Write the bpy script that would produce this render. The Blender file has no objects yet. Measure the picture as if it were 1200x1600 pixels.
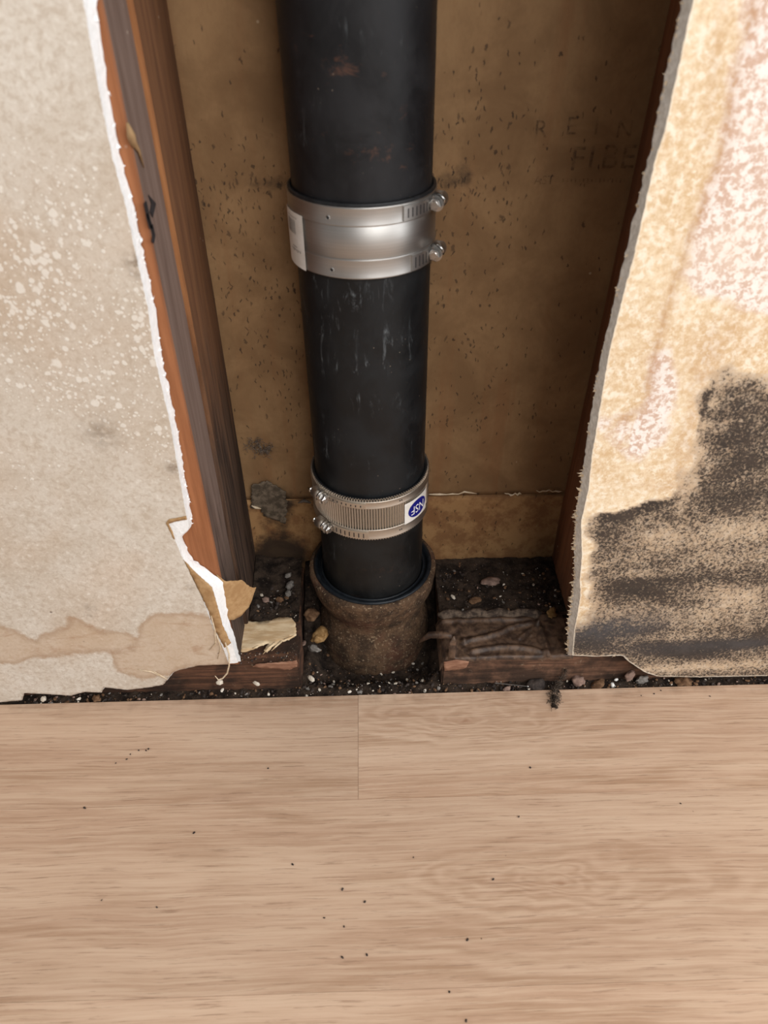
import bpy, bmesh, math, random
from mathutils import Vector, Matrix, noise
from mathutils.geometry import delaunay_2d_cdt
rnd = random.Random(7)
S = bpy.context.scene
COL = S.collection
PI = math.pi

# ------------------------------------------------------------------ camera
FPX, PITCH, YAW, ROLL = 1152.25, 0.69387, 0.02267, -0.00781
CAM = Vector((-0.00071, -0.49551, 0.67109))
_F = Vector((math.sin(YAW)*math.cos(PITCH), math.cos(YAW)*math.cos(PITCH), -math.sin(PITCH)))
_r = Vector((math.cos(YAW), -math.sin(YAW), 0)); _u = _r.cross(_F)
_R = math.cos(ROLL)*_r + math.sin(ROLL)*_u
_U = -math.sin(ROLL)*_r + math.cos(ROLL)*_u
cd = bpy.data.cameras.new('camera'); cam = bpy.data.objects.new('camera', cd); COL.objects.link(cam)
cam.matrix_world = Matrix(((_R.x, _U.x, -_F.x, CAM.x), (_R.y, _U.y, -_F.y, CAM.y), (_R.z, _U.z, -_F.z, CAM.z), (0, 0, 0, 1)))
cd.sensor_fit = 'VERTICAL'; cd.sensor_height = 32.0; cd.lens = FPX/1600*32.0
cd.clip_start = 0.01
cd.dof.use_dof = True; cd.dof.focus_distance = 0.80; cd.dof.aperture_fstop = 6.0
S.camera = cam

# ------------------------------------------------------------------ light
S.view_settings.view_transform = 'Standard'; S.view_settings.look = 'None'
S.view_settings.gamma = 1; S.view_settings.use_curve_mapping = False
S.view_settings.exposure = 0.0
W = bpy.data.worlds.new('room_light'); S.world = W; W.use_nodes = True
bg = W.node_tree.nodes['Background']; bg.inputs[0].default_value = (1.0, 0.985, 0.965, 1); bg.inputs[1].default_value = 0.24

def area(name, loc, target, sx, sy, power, color):
    l = bpy.data.lights.new(name, 'AREA'); l.shape = 'RECTANGLE'; l.size = sx; l.size_y = sy
    l.energy = power; l.color = color
    o = bpy.data.objects.new(name, l); COL.objects.link(o); o.location = loc
    o.rotation_euler = (Vector(target)-Vector(loc)).to_track_quat('-Z', 'Y').to_euler()
    return o
area('window_daylight', (0.75, -1.75, 1.75), (0.05, 0, 0.22), 1.5, 1.5, 42, (1.0, 0.985, 0.97))
area('edge_fill', (-1.9, -0.42, 1.1), (0.2, 0, 0.35), 0.7, 0.7, 9, (1.0, 0.985, 0.97))  # added fill without a real source, lifts the left-facing edges
area('side_fill', (1.9, -0.75, 1.05), (-0.1, 0, 0.3), 0.9, 1.2, 26, (0.97, 0.985, 1.0))  # added fill from the right, brightens right-facing faces and the white edge

# ------------------------------------------------------------------ helpers
def at(ax, v, px, py):
    """the point where the sight line of a photograph pixel meets the plane axis=v"""
    d = _F + _R*((px-600)/FPX) - _U*((py-800)/FPX)
    return CAM + d*((v-CAM[ax])/d[ax])
def atl(ax, v, pts): return [at(ax, v, x, y) for x, y in pts]
def fbm(p, o=4):
    return noise.fractal(p, 1.0, 2.0, o)
def sm(a, b, x):
    t = min(1, max(0, (x-a)/(b-a))) if a != b else float(x > a)
    return t*t*(3-2*t)

def tag(o, label=None, cat=None, group=None, kind=None):
    if label: o['label'] = label
    if cat: o['category'] = cat
    if group: o['group'] = group
    if kind: o['kind'] = kind
    return o
def thing(name, label, cat, loc=(0, 0, 0), group=None, kind=None):
    o = bpy.data.objects.new(name, None); COL.objects.link(o); o.location = loc
    o.empty_display_size = 0.02
    return tag(o, label, cat, group, kind)
def obj(name, data, mats, parent=None, smooth=True, origin=None):
    """data: bmesh or (verts, faces) in world coordinates; becomes ONE mesh object."""
    if isinstance(data, tuple):
        me = bpy.data.meshes.new(name); me.from_pydata([tuple(v) for v in data[0]], [], data[1])
    else:
        me = bpy.data.meshes.new(name); data.to_mesh(me); data.free()
    if not isinstance(mats, (list, tuple)): mats = [mats]
    for m in mats: me.materials.append(m)
    o = bpy.data.objects.new(name, me); COL.objects.link(o)
    off = Vector((0, 0, 0)); p = parent
    while p is not None: off += p.location; p = p.parent
    if origin is not None:
        o.location = Vector(origin)-off; me.transform(Matrix.Translation(-Vector(origin)))
    else:
        me.transform(Matrix.Translation(-off))
    if parent is not None: o.parent = parent
    if smooth:
        for f in me.polygons: f.use_smooth = True
    me.update()
    return o
def attr(o, name, vals):
    a = o.data.attributes.new(name, 'FLOAT', 'POINT'); a.data.foreach_set('value', vals)
def box(bm, x0, x1, y0, y1, z0, z1, bev=0.0, mi=0):
    vs = [bm.verts.new((x, y, z)) for x in (x0, x1) for y in (y0, y1) for z in (z0, z1)]
    fs = [bm.faces.new([vs[i] for i in q]) for q in ((0, 1, 3, 2), (4, 6, 7, 5), (0, 4, 5, 1), (2, 3, 7, 6), (0, 2, 6, 4), (1, 5, 7, 3))]
    for f in fs: f.material_index = mi
    if bev:
        es = list({e for f in fs for e in f.edges})
        bmesh.ops.bevel(bm, geom=es, offset=bev, segments=2, affect='EDGES')
    return bm
def lathe(prof, n=96, axis=lambda z: (0, 0), disp=None, closed=False):
    vs, fs = [], []
    for (r, z) in prof:
        cx, cy = axis(z)
        for k in range(n):
            a = 2*PI*k/n; rr = r + (disp(a, z, r) if disp else 0)
            vs.append((cx+rr*math.cos(a), cy+rr*math.sin(a), z))
    m = len(prof); rng = range(m if closed else m-1)
    for i in rng:
        j = (i+1) % m
        for k in range(n):
            k2 = (k+1) % n
            fs.append((i*n+k, i*n+k2, j*n+k2, j*n+k))
    return vs, fs
def tube(pts, rad, n=6):
    """tube along points; rad is number or list"""
    vs, fs = [], []
    pts = [Vector(p) for p in pts]
    for i, p in enumerate(pts):
        t = (pts[min(i+1, len(pts)-1)]-pts[max(i-1, 0)]).normalized()
        a = t.cross(Vector((0.3, 0.2, 1))).normalized(); b = t.cross(a)
        r = rad[i] if isinstance(rad, (list, tuple)) else rad
        for k in range(n):
            an = 2*PI*k/n; vs.append(p + a*r*math.cos(an) + b*r*math.sin(an))
    for i in range(len(pts)-1):
        for k in range(n):
            k2 = (k+1) % n; fs.append((i*n+k, i*n+k2, (i+1)*n+k2, (i+1)*n+k))
    fs.append(tuple(range(n-1, -1, -1))); fs.append(tuple((len(pts)-1)*n+k for k in range(n)))
    return vs, fs
def join(parts):
    V, Fc = [], []
    for v, f in parts:
        b = len(V); V += list(v); Fc += [tuple(i+b for i in q) for q in f]
    return V, Fc
def rock(c, r, seed, flat=0.7, sub=2, jag=0.35):
    bm = bmesh.new(); bmesh.ops.create_icosphere(bm, subdivisions=sub, radius=1)
    o = Vector((seed*3.17, seed*1.31, seed*0.77))
    rr = random.Random(seed); q = Matrix.Rotation(rr.random()*6.28, 3, 'Z') @ Matrix.Rotation(rr.random()*0.6, 3, 'X')
    vs = []
    sx, sy = 1+rr.random()*0.5, 0.7+rr.random()*0.3
    for v in bm.verts:
        k = 1 + jag*noise.noise(v.co*1.6+o) + jag*0.5*noise.noise(v.co*3.5+o)
        p = v.co*k; p = Vector((p.x*sx, p.y*sy, p.z*flat)); p = q @ p
        vs.append(Vector(c)+p*r)
    fs = [tuple(v.index for v in f.verts) for f in bm.faces]; bm.free()
    return vs, fs
def jag_line(pts, step, amp, seed, freq=260.0):
    """resample a polyline of (a, b) pairs and roughen it"""
    out = []
    for i in range(len(pts)-1):
        a, b = Vector(pts[i]), Vector(pts[i+1]); L = (b-a).length; n = max(1, int(L/step))
        for k in range(n):
            out.append(a.lerp(b, k/n))
    out.append(Vector(pts[-1]))
    res = []
    for i, p in enumerate(out):
        if i in (0, len(out)-1): res.append(p.copy()); continue
        q = Vector((p.x*freq, p.y*freq, seed))
        res.append(p + Vector((noise.noise(q), noise.noise(q+Vector((9, 4, 2)))))*amp
                   + Vector((noise.noise(q*2.7), noise.noise(q*2.7+Vector((9, 4, 2)))))*amp*0.6)
    return res
def inside(poly, x, y):
    c = False; j = len(poly)-1
    for i in range(len(poly)):
        xi, yi = poly[i][0], poly[i][1]; xj, yj = poly[j][0], poly[j][1]
        if (yi > y) != (yj > y) and x < (xj-xi)*(y-yi)/(yj-yi)+xi: c = not c
        j = i
    return c
def seg_dist(poly, x, y):
    d = 1e9
    for i in range(len(poly)-1):
        ax, ay = poly[i][0], poly[i][1]; bx, by = poly[i+1][0]-ax, poly[i+1][1]-ay
        L = bx*bx+by*by or 1e-12
        t = min(1, max(0, ((x-ax)*bx+(y-ay)*by)/L))
        d = min(d, math.hypot(x-ax-t*bx, y-ay-t*by))
    return d
def cdt(outline, inner):
    n = len(outline)
    vs, es, fs, *_ = delaunay_2d_cdt([Vector(p) for p in outline]+[Vector(p) for p in inner], [(i, (i+1) % n) for i in range(n)], [], 1, 1e-6)
    return vs, fs
def text_mesh(body, size):
    c = bpy.data.curves.new('txt', 'FONT'); c.body = body; c.size = size; c.align_x = 'CENTER'; c.align_y = 'CENTER'; c.resolution_u = 3
    o = bpy.data.objects.new('txt', c); COL.objects.link(o)
    bpy.context.view_layer.update()
    me = o.evaluated_get(bpy.context.evaluated_depsgraph_get()).to_mesh()
    vs = [v.co.copy() for v in me.vertices]; fs = [tuple(p.vertices) for p in me.polygons]
    o.to_mesh_clear(); bpy.data.objects.remove(o); bpy.data.curves.remove(c)
    return vs, fs

# ------------------------------------------------------------------ material helper
class G:
    def __init__(s, name):
        s.m = bpy.data.materials.new(name); s.m.use_nodes = True
        s.t = s.m.node_tree; s.b = s.t.nodes['Principled BSDF']
        s.tc = s.t.nodes.new('ShaderNodeTexCoord').outputs['Object']
    def put(s, sock, v):
        if isinstance(v, bpy.types.NodeSocket): s.t.links.new(v, sock)
        elif isinstance(v, (tuple, list)) and len(v) == 3 and sock.type == 'RGBA': sock.default_value = (*v, 1)
        else: sock.default_value = v
    def map(s, scale=(1, 1, 1), rot=(0, 0, 0), loc=(0, 0, 0), vec=None):
        n = s.t.nodes.new('ShaderNodeMapping'); s.put(n.inputs[0], vec or s.tc)
        n.inputs['Scale'].default_value = scale; n.inputs['Rotation'].default_value = rot; n.inputs['Location'].default_value = loc
        return n.outputs[0]
    def noise(s, scale, detail=4, rough=0.55, dist=0, vec=None, col=False):
        n = s.t.nodes.new('ShaderNodeTexNoise'); s.put(n.inputs['Vector'], vec or s.tc)
        n.inputs['Scale'].default_value = scale; n.inputs['Detail'].default_value = detail
        n.inputs['Roughness'].default_value = rough; n.inputs['Distortion'].default_value = dist
        return n.outputs['Color' if col else 0]
    def vor(s, scale, feature='F1', vec=None, out='Distance', rand=1.0):
        n = s.t.nodes.new('ShaderNodeTexVoronoi'); n.feature = feature; s.put(n.inputs['Vector'], vec or s.tc)
        n.inputs['Scale'].default_value = scale; n.inputs['Randomness'].default_value = rand
        return n.outputs[out]
    def math(s, op, a, b=0.0, c=None, clamp=False):
        n = s.t.nodes.new('ShaderNodeMath'); n.operation = op; n.use_clamp = clamp
        s.put(n.inputs[0], a); s.put(n.inputs[1], b)
        if c is not None: s.put(n.inputs[2], c)
        return n.outputs[0]
    def ramp(s, v, a, b, lo=0.0, hi=1.0):
        n = s.t.nodes.new('ShaderNodeMapRange'); n.interpolation_type = 'SMOOTHSTEP'; n.clamp = True
        s.put(n.inputs[0], v); s.put(n.inputs[1], a); s.put(n.inputs[2], b); s.put(n.inputs[3], lo); s.put(n.inputs[4], hi)
        return n.outputs[0]
    def mix(s, f, a, b, mode='MIX'):
        n = s.t.nodes.new('ShaderNodeMix'); n.data_type = 'RGBA'; n.blend_type = mode
        s.put(n.inputs[0], f); s.put(n.inputs[6], a); s.put(n.inputs[7], b)
        return n.outputs[2]
    def attr(s, name):
        n = s.t.nodes.new('ShaderNodeAttribute'); n.attribute_name = name
        return n.outputs['Fac']
    def xyz(s, vec=None):
        n = s.t.nodes.new('ShaderNodeSeparateXYZ'); s.put(n.inputs[0], vec or s.tc)
        return n.outputs
    def vadd(s, a, b):
        n = s.t.nodes.new('ShaderNodeVectorMath'); n.operation = 'ADD'; s.put(n.inputs[0], a); s.put(n.inputs[1], b)
        return n.outputs[0]
    def vscale(s, a, k):
        n = s.t.nodes.new('ShaderNodeVectorMath'); n.operation = 'SCALE'; s.put(n.inputs[0], a); s.put(n.inputs['Scale'], k)
        return n.outputs[0]
    def done(s, color, rough=0.8, metal=0.0, bump=None, bstr=0.3, bdist=0.001, spec=None, alpha=None):
        s.put(s.b.inputs['Base Color'], color); s.put(s.b.inputs['Roughness'], rough); s.put(s.b.inputs['Metallic'], metal)
        if spec is not None: s.put(s.b.inputs['Specular IOR Level'], spec)
        if alpha is not None: s.put(s.b.inputs['Alpha'], alpha)
        if bump is not None:
            n = s.t.nodes.new('ShaderNodeBump'); n.inputs['Strength'].default_value = bstr; n.inputs['Distance'].default_value = bdist
            s.put(n.inputs['Height'], bump); s.t.links.new(n.outputs[0], s.b.inputs['Normal'])
        return s.m
def srgb(r, g, b):
    return tuple(((c/255)/12.92 if c/255 <= 0.04045 else (((c/255)+0.055)/1.055)**2.4) for c in (r, g, b))

# ------------------------------------------------------------------ materials
def m_floor():
    g = G('vinyl_oak')
    oi = g.t.nodes.new('ShaderNodeObjectInfo').outputs['Random']
    off = g.t.nodes.new('ShaderNodeCombineXYZ'); g.put(off.inputs[0], g.math('MULTIPLY', oi, 7.3)); g.put(off.inputs[1], g.math('MULTIPLY', oi, 3.1))
    v = g.vadd(g.tc, off.outputs[0])
    broad = g.noise(1.0, 3, 0.5, 0.4, g.map((2.2, 9, 1), vec=v))
    x, y, z = g.xyz()
    # growth rings: level curves of y warped by a slow field, closing round the knot
    kx = g.math('MULTIPLY', g.math('SUBTRACT', x, g.attr('knot_x')), 6.5)
    ky = g.math('MULTIPLY', g.math('SUBTRACT', y, g.attr('knot_y')), 26.0)
    kx = g.math('ADD', kx, g.math('MULTIPLY', g.math('SUBTRACT', g.noise(9, 3, 0.6, 0, g.map((1, 2.5, 1), vec=v)), 0.5), 1.3)); ky = g.math('ADD', ky, g.math('MULTIPLY', g.math('SUBTRACT', g.noise(9, 3, 0.6, 0, g.map((1, 2.5, 1), loc=(4, 2, 0), vec=v)), 0.5), 1.3))
    kd = g.math('SQRT', g.math('ADD', g.math('MULTIPLY', kx, kx), g.math('MULTIPLY', ky, ky)))
    kn = g.math('EXPONENT', g.math('MULTIPLY', kd, -1.3))
    ph = g.math('ADD', g.math('MULTIPLY', broad, 9.0), g.math('MULTIPLY', kn, 13.0))
    ph = g.math('ADD', ph, g.math('MULTIPLY', g.noise(1, 4, 0.6, 0.3, g.map((22, 60, 1), vec=v)), 0.9))
    ph = g.math('ADD', ph, g.math('MULTIPLY', y, 55.0))
    ring = g.math('MULTIPLY_ADD', g.math('SINE', g.math('MULTIPLY', ph, 3.6)), 0.5, 0.5)
    ring = g.math('MULTIPLY', ring, g.math('MAXIMUM', g.ramp(g.noise(1, 3, 0.5, 0, g.map((3.0, 14, 1), loc=(3, 1, 0), vec=v)), 0.40, 0.66), g.math('MULTIPLY', g.ramp(kd, 1.5, 0.6), 0.8)))
    wv = g.vadd(v, g.vscale(g.noise(5, 3, col=True, vec=v), 0.012))
    fine = g.noise(1, 5, 0.7, 0.2, g.map((9, 330, 1), vec=wv))
    pore = g.ramp(g.noise(1, 4, 0.7, 0.0, g.map((20, 560, 1), loc=(2, 7, 0), vec=wv)), 0.56, 0.66)
    low = g.noise(1, 3, 0.5, 0.2, g.map((2.5, 22, 1), loc=(5, 5, 0), vec=v))
    c = g.mix(g.ramp(low, 0.32, 0.7), srgb(189, 156, 131), srgb(207, 177, 152))
    c = g.mix(g.math('MULTIPLY', ring, 0.62), c, srgb(166, 131, 103))
    c = g.mix(g.math('MULTIPLY', g.ramp(fine, 0.42, 0.66), 0.42), c, srgb(222, 197, 171))
    c = g.mix(g.math('MULTIPLY', g.ramp(fine, 0.48, 0.30), 0.36), c, srgb(158, 125, 98))
    c = g.mix(g.math('MULTIPLY', pore, 0.55), c, srgb(140, 108, 84))
    c = g.mix(g.math('MULTIPLY', g.ramp(kd, 0.12, 0.0), 0.5), c, srgb(150, 108, 80))
    c = g.mix(1.0, c, g.mix(g.attr('tone'), (0.84, 0.835, 0.83), (0.96, 0.955, 0.95)), 'MULTIPLY')
    dirt = g.ramp(g.vor(46, vec=g.map((1, 1, 0.01))), 0.045, 0.015)
    dirt = g.math('MULTIPLY', dirt, g.ramp(g.noise(13, 2), 0.56, 0.62))
    c = g.mix(g.math('MULTIPLY', dirt, 0.8), c, srgb(80, 52, 36))
    edge = g.math('MULTIPLY', g.ramp(y, g.attr('dusty'), g.math('ADD', g.attr('dusty'), 0.022)), g.ramp(g.noise(60, 4), 0.4, 0.75))
    c = g.mix(g.math('MULTIPLY', edge, 0.35), c, srgb(120, 96, 76))
    h = g.math('ADD', g.math('MULTIPLY', fine, 0.6), g.math('MULTIPLY', pore, -0.8))
    return g.done(c, g.ramp(fine, 0.3, 0.7, 0.42, 0.55), bump=h, bstr=0.25, bdist=0.0004, spec=0.4)

def m_paper_left():
    g = G('old_wallboard_paper_grey')
    x, y, z = g.xyz()
    fib = g.noise(420, 4, 0.7); mid = g.noise(38, 5, 0.65); low = g.noise(7, 4, 0.6, 0.4)
    gra = g.noise(190, 4, 0.7, 0.6)
    c = g.mix(g.ramp(low, 0.35, 0.68), srgb(203, 191, 175), srgb(218, 209, 196))
    c = g.mix(g.math('MULTIPLY', g.ramp(mid, 0.42, 0.62), 0.45), c, srgb(226, 219, 208))
    c = g.mix(g.math('MULTIPLY', g.ramp(g.noise(5, 3, 0.6, 0.5, g.map(loc=(3, 3, 3))), 0.5, 0.7), 0.5), c, srgb(206, 182, 158))
    c = g.mix(g.ramp(gra, 0.52, 0.36, 0, 0.42), c, srgb(176, 156, 134))
    c = g.mix(g.ramp(gra, 0.54, 0.70, 0, 0.55), c, srgb(238, 232, 222))
    c = g.mix(g.math('MULTIPLY', g.ramp(fib, 0.42, 0.68), 0.25), c, srgb(186, 166, 146))
    warp = g.vadd(g.tc, g.vscale(g.noise(150, 3, col=True), 0.004))
    sp = g.attr('speck')
    c = g.mix(g.math('MULTIPLY', sp, g.ramp(mid, 0.3, 0.6, 0.25, 0.5)), c, srgb(188, 166, 143))
    s = None
    for scl, kmin, big_, loc in ((62, 0.5, 0.50, 0), (115, 0.15, 0.56, 4), (190, 0.05, 0.60, 7), (320, 0.0, 0.62, 9)):
        vv = g.map(loc=(loc, 0, loc), vec=warp); d1 = g.vor(scl, vec=vv); kk = g.xyz(g.vor(scl, vec=vv, out='Color'))
        rr = g.math('MULTIPLY', g.math('POWER', kk[0], 1.5), g.math('MULTIPLY', sp, big_*1.2))
        s1 = g.ramp(d1, rr, g.math('MULTIPLY', rr, 0.62))
        s1 = g.math('MULTIPLY', s1, g.math('GREATER_THAN', kk[1], kmin))
        s = s1 if s is None else g.math('MAXIMUM', s, s1)
    c = g.mix(g.math('MULTIPLY', s, 0.66), c, srgb(240, 234, 224))
    st = g.math('ADD', g.attr('stain'), g.math('MULTIPLY', g.math('SUBTRACT', g.noise(34, 6, 0.7, 0.4), 0.5), 1.0))
    inn = g.ramp(st, 0.38, 0.60); rim = g.math('MULTIPLY', inn, g.ramp(st, 0.85, 0.52))
    c = g.mix(g.math('MULTIPLY', inn, 0.58), c, srgb(196, 168, 138))
    c = g.mix(g.math('MULTIPLY', rim, 0.48), c, srgb(160, 130, 104))
    c = g.mix(g.math('MULTIPLY', g.math('MULTIPLY', inn, g.ramp(g.noise(24, 5, 0.7, 0.8, g.map((1, 1, 2.5))), 0.5, 0.72)), 0.55), c, srgb(163, 122, 90))
    dk = g.ramp(g.vor(34), 0.06, 0.025); dk = g.math('MULTIPLY', dk, g.ramp(g.noise(17, 1), 0.55, 0.6))
    c = g.mix(g.math('MULTIPLY', dk, 0.75), c, srgb(92, 72, 60))
    c = g.mix(g.math('MULTIPLY', g.attr('smudge'), g.ramp(g.noise(160, 3), 0.25, 0.6)), c, srgb(120, 100, 80))
    c = g.mix(g.ramp(g.attr('edge_grime'), 0.35, 0.9, 0, 0.5), c, srgb(120, 92, 70))
    h = g.math('ADD', g.math('MULTIPLY', fib, 0.5), g.math('MULTIPLY', s, 0.9))
    h = g.math('ADD', h, g.math('MULTIPLY', mid, 0.8))
    return g.done(c, 0.85, bump=h, bstr=0.35, bdist=0.0006, spec=0.25)

def m_paper_right():
    g = G('old_wallboard_paper_mouldy')
    x, y, z = g.xyz()
    warp = g.vadd(g.tc, g.vscale(g.noise(90, 3, col=True), 0.003))
    cell = g.noise(320, 4, 0.65, 0.15, warp); big = g.noise(110, 5, 0.7, 0.2)
    low = g.noise(11, 4, 0.6, 0.5)
    cel2 = g.noise(175, 5, 0.7, 0.15, warp)
    c = g.mix(g.ramp(low, 0.35, 0.65), srgb(218, 188, 148), srgb(232, 209, 174))
    c = g.mix(g.ramp(cell, 0.42, 0.62, 0, 0.5), c, srgb(246, 230, 204))
    c = g.mix(g.ramp(cel2, 0.48, 0.62, 0, 0.85), c, srgb(247, 236, 216))
    c = g.mix(g.ramp(cel2, 0.46, 0.34, 0, 0.45), c, srgb(204, 166, 122))
    pk = g.attr('pink')
    pm = g.ramp(g.math('ADD', pk, g.math('MULTIPLY', g.math('SUBTRACT', g.noise(45, 5, 0.7), 0.5), 0.8)), 0.34, 0.66)
    pc = g.mix(g.ramp(g.noise(210, 5, 0.7, 0.2, warp), 0.43, 0.55), srgb(208, 176, 158), srgb(248, 241, 236))
    pc = g.mix(g.ramp(low, 0.4, 0.7, 0, 0.4), pc, srgb(240, 224, 206))
    c = g.mix(g.math('MULTIPLY', pm, 0.9), c, pc)
    st = g.attr('streak')
    c = g.mix(g.math('MULTIPLY', st, g.ramp(g.noise(110, 4), 0.3, 0.62, 0.2, 0.7)), c, srgb(184, 138, 96))
    # mould: thick where the attribute is high, broken into dots
    mo = g.attr('mould')
    dots = g.noise(400, 2, 0.65, 0.7); clump = g.noise(60, 6, 0.7, 0.6); mid = g.noise(190, 3, 0.6, 0.5)
    lv = g.math('ADD', mo, g.math('MULTIPLY', g.math('SUBTRACT', clump, 0.5), 0.7))
    lv = g.math('ADD', lv, g.math('MULTIPLY', g.math('SUBTRACT', mid, 0.5), 0.5))
    dd = g.math('ADD', lv, g.math('MULTIPLY', g.math('SUBTRACT', dots, 0.5), 1.9))
    mk = g.math('MULTIPLY', g.ramp(dd, 0.30, 0.82), g.ramp(mo, 0.02, 0.2))
    under = g.math('MULTIPLY', g.ramp(lv, 0.0, 0.9), g.ramp(mo, 0.04, 0.3, 0.0, 0.78))
    c = g.mix(g.ramp(mo, 0.04, 0.25, 0, 0.7), c, srgb(198, 174, 148))
    c = g.mix(under, c, srgb(128, 108, 90))
    c = g.mix(g.math('MULTIPLY', mk, 0.9), c, g.mix(g.ramp(clump, 0.4, 0.65), srgb(36, 34, 35), srgb(58, 50, 46)))
    gy = g.attr('grey')
    c = g.mix(g.math('MULTIPLY', gy, g.ramp(clump, 0.3, 0.65, 0.45, 0.9)), c, srgb(84, 84, 87))
    c = g.mix(g.ramp(g.attr('edge_grime'), 0.5, 0.95, 0, 0.65), c, srgb(238, 226, 206))
    h = g.math('ADD', g.math('MULTIPLY', cell, 1.0), g.math('MULTIPLY', big, 0.7))
    return g.done(c, 0.87, bump=h, bstr=0.4, bdist=0.0008, spec=0.2)

def m_simple(name, a, b, scale=60, rough=0.85, stretch=(1, 1, 1), bs=0.3, bd=0.0006, lo=0.38, hi=0.65, spec=0.3, metal=0.0):
    g = G(name); n = g.noise(scale, 5, 0.65, 0.3, g.map(stretch))
    return g.done(g.mix(g.ramp(n, lo, hi), a, b), rough, metal, bump=n, bstr=bs, bdist=bd, spec=spec)

def m_back(name, warm=0.0):
    g = G(name); x, y, z = g.xyz()
    fib = g.noise(300, 4, 0.7, 0, g.map((1, 1, 0.6))); mid = g.noise(20, 5, 0.6, 0.4); run = g.noise(30, 4, 0.6, 0.2, g.map((1.0, 1, 0.09)))
    c = g.mix(g.ramp(mid, 0.3, 0.7), srgb(120, 91, 61), srgb(144, 113, 79))
    c = g.mix(g.math('MULTIPLY', g.ramp(run, 0.5, 0.68), 0.45), c, srgb(126, 84, 52))
    c = g.mix(g.math('MULTIPLY', g.ramp(fib, 0.4, 0.7), 0.25), c, srgb(120, 92, 62))
    if warm: c = g.mix(warm, c, g.mix(g.ramp(g.noise(46, 5, 0.7), 0.4, 0.62), srgb(128, 88, 54), srgb(168, 128, 84)))
    # flecks: short dark marks lying across, thicker in bands
    dens = g.attr('fleck')
    wn = g.vscale(g.noise(120, 3, col=True), 0.010)
    for sc, rot, th in ((120, 0.5, 0.17), (170, -0.7, 0.20), (260, 0.9, 0.24), (330, -0.3, 0.3)):
        v = g.map((1, 0.01, 0.34), rot=(0, rot, 0), vec=g.vadd(g.tc, wn))
        d = g.vor(sc, vec=v); k = g.xyz(g.vor(sc, vec=v, out='Color'))
        f = g.math('MULTIPLY', g.ramp(d, th, th*0.5), g.math('LESS_THAN', k[0], dens))
        c = g.mix(g.math('MULTIPLY', f, g.math('MULTIPLY_ADD', k[1], 0.5, 0.4)), c, srgb(36, 28, 23))
    so = g.attr('soot_shade')
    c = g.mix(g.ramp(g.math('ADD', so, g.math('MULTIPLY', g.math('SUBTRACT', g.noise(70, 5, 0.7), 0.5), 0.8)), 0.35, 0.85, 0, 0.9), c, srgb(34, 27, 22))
    ls = g.ramp(g.vor(30), 0.05, 0.03); c = g.mix(g.math('MULTIPLY', g.math('MULTIPLY', ls, g.ramp(g.noise(21, 1), 0.56, 0.6)), 0.6), c, srgb(190, 170, 140))
    return g.done(c, 0.8, bump=g.math('ADD', fib, mid), bstr=0.3, bdist=0.0006, spec=0.3)

def m_wood(name, a, b, dark, rot_z=0.0, rough=0.75):
    """weathered timber with upright grain; rotten and black towards the foot"""
    g = G(name); x, y, z = g.xyz()
    gr = g.noise(1, 5, 0.7, 0.3, g.map((160, 160, 7))); lo = g.noise(1, 4, 0.6, 0.5, g.map((22, 22, 3.2)))
    c = g.mix(g.ramp(gr, 0.35, 0.68), a, b)
    c = g.mix(g.math('MULTIPLY', g.ramp(lo, 0.48, 0.7), 0.5), c, dark)
    if rot_z:
        r = g.ramp(g.math('ADD', z, g.math('MULTIPLY', g.math('SUBTRACT', g.noise(1, 5, 0.7, 0.4, g.map((60, 60, 14))), 0.5), 0.34)), rot_z, rot_z-0.24)
        c = g.mix(g.math('MULTIPLY', r, 0.88), c, g.mix(g.ramp(gr, 0.4, 0.6), srgb(30, 25, 23), srgb(78, 62, 52)))
    sp = g.math('MULTIPLY', g.ramp(g.vor(120), 0.16, 0.08), g.ramp(g.noise(30, 2), 0.62, 0.68))
    c = g.mix(g.math('MULTIPLY', sp, 0.6), c, srgb(205, 190, 172))
    return g.done(c, rough, bump=gr, bstr=0.45, bdist=0.0008, spec=0.3)

def m_plate(name, a, b):
    g = G(name); x, y, z = g.xyz()
    gr = g.noise(1, 5, 0.7, 0.6, g.map((8, 70, 150))); cr = g.noise(95, 5, 0.75); lo = g.noise(26, 4, 0.6)
    c = g.mix(g.ramp(gr, 0.38, 0.65), a, b)
    c = g.mix(g.ramp(lo, 0.4, 0.62, 0, 0.75), c, srgb(34, 28, 24))
    c = g.mix(g.ramp(cr, 0.62, 0.72, 0, 0.7), c, srgb(140, 122, 102))
    return g.done(c, 0.85, bump=g.math('ADD', gr, cr), bstr=0.6, bdist=0.0012, spec=0.25)

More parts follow.
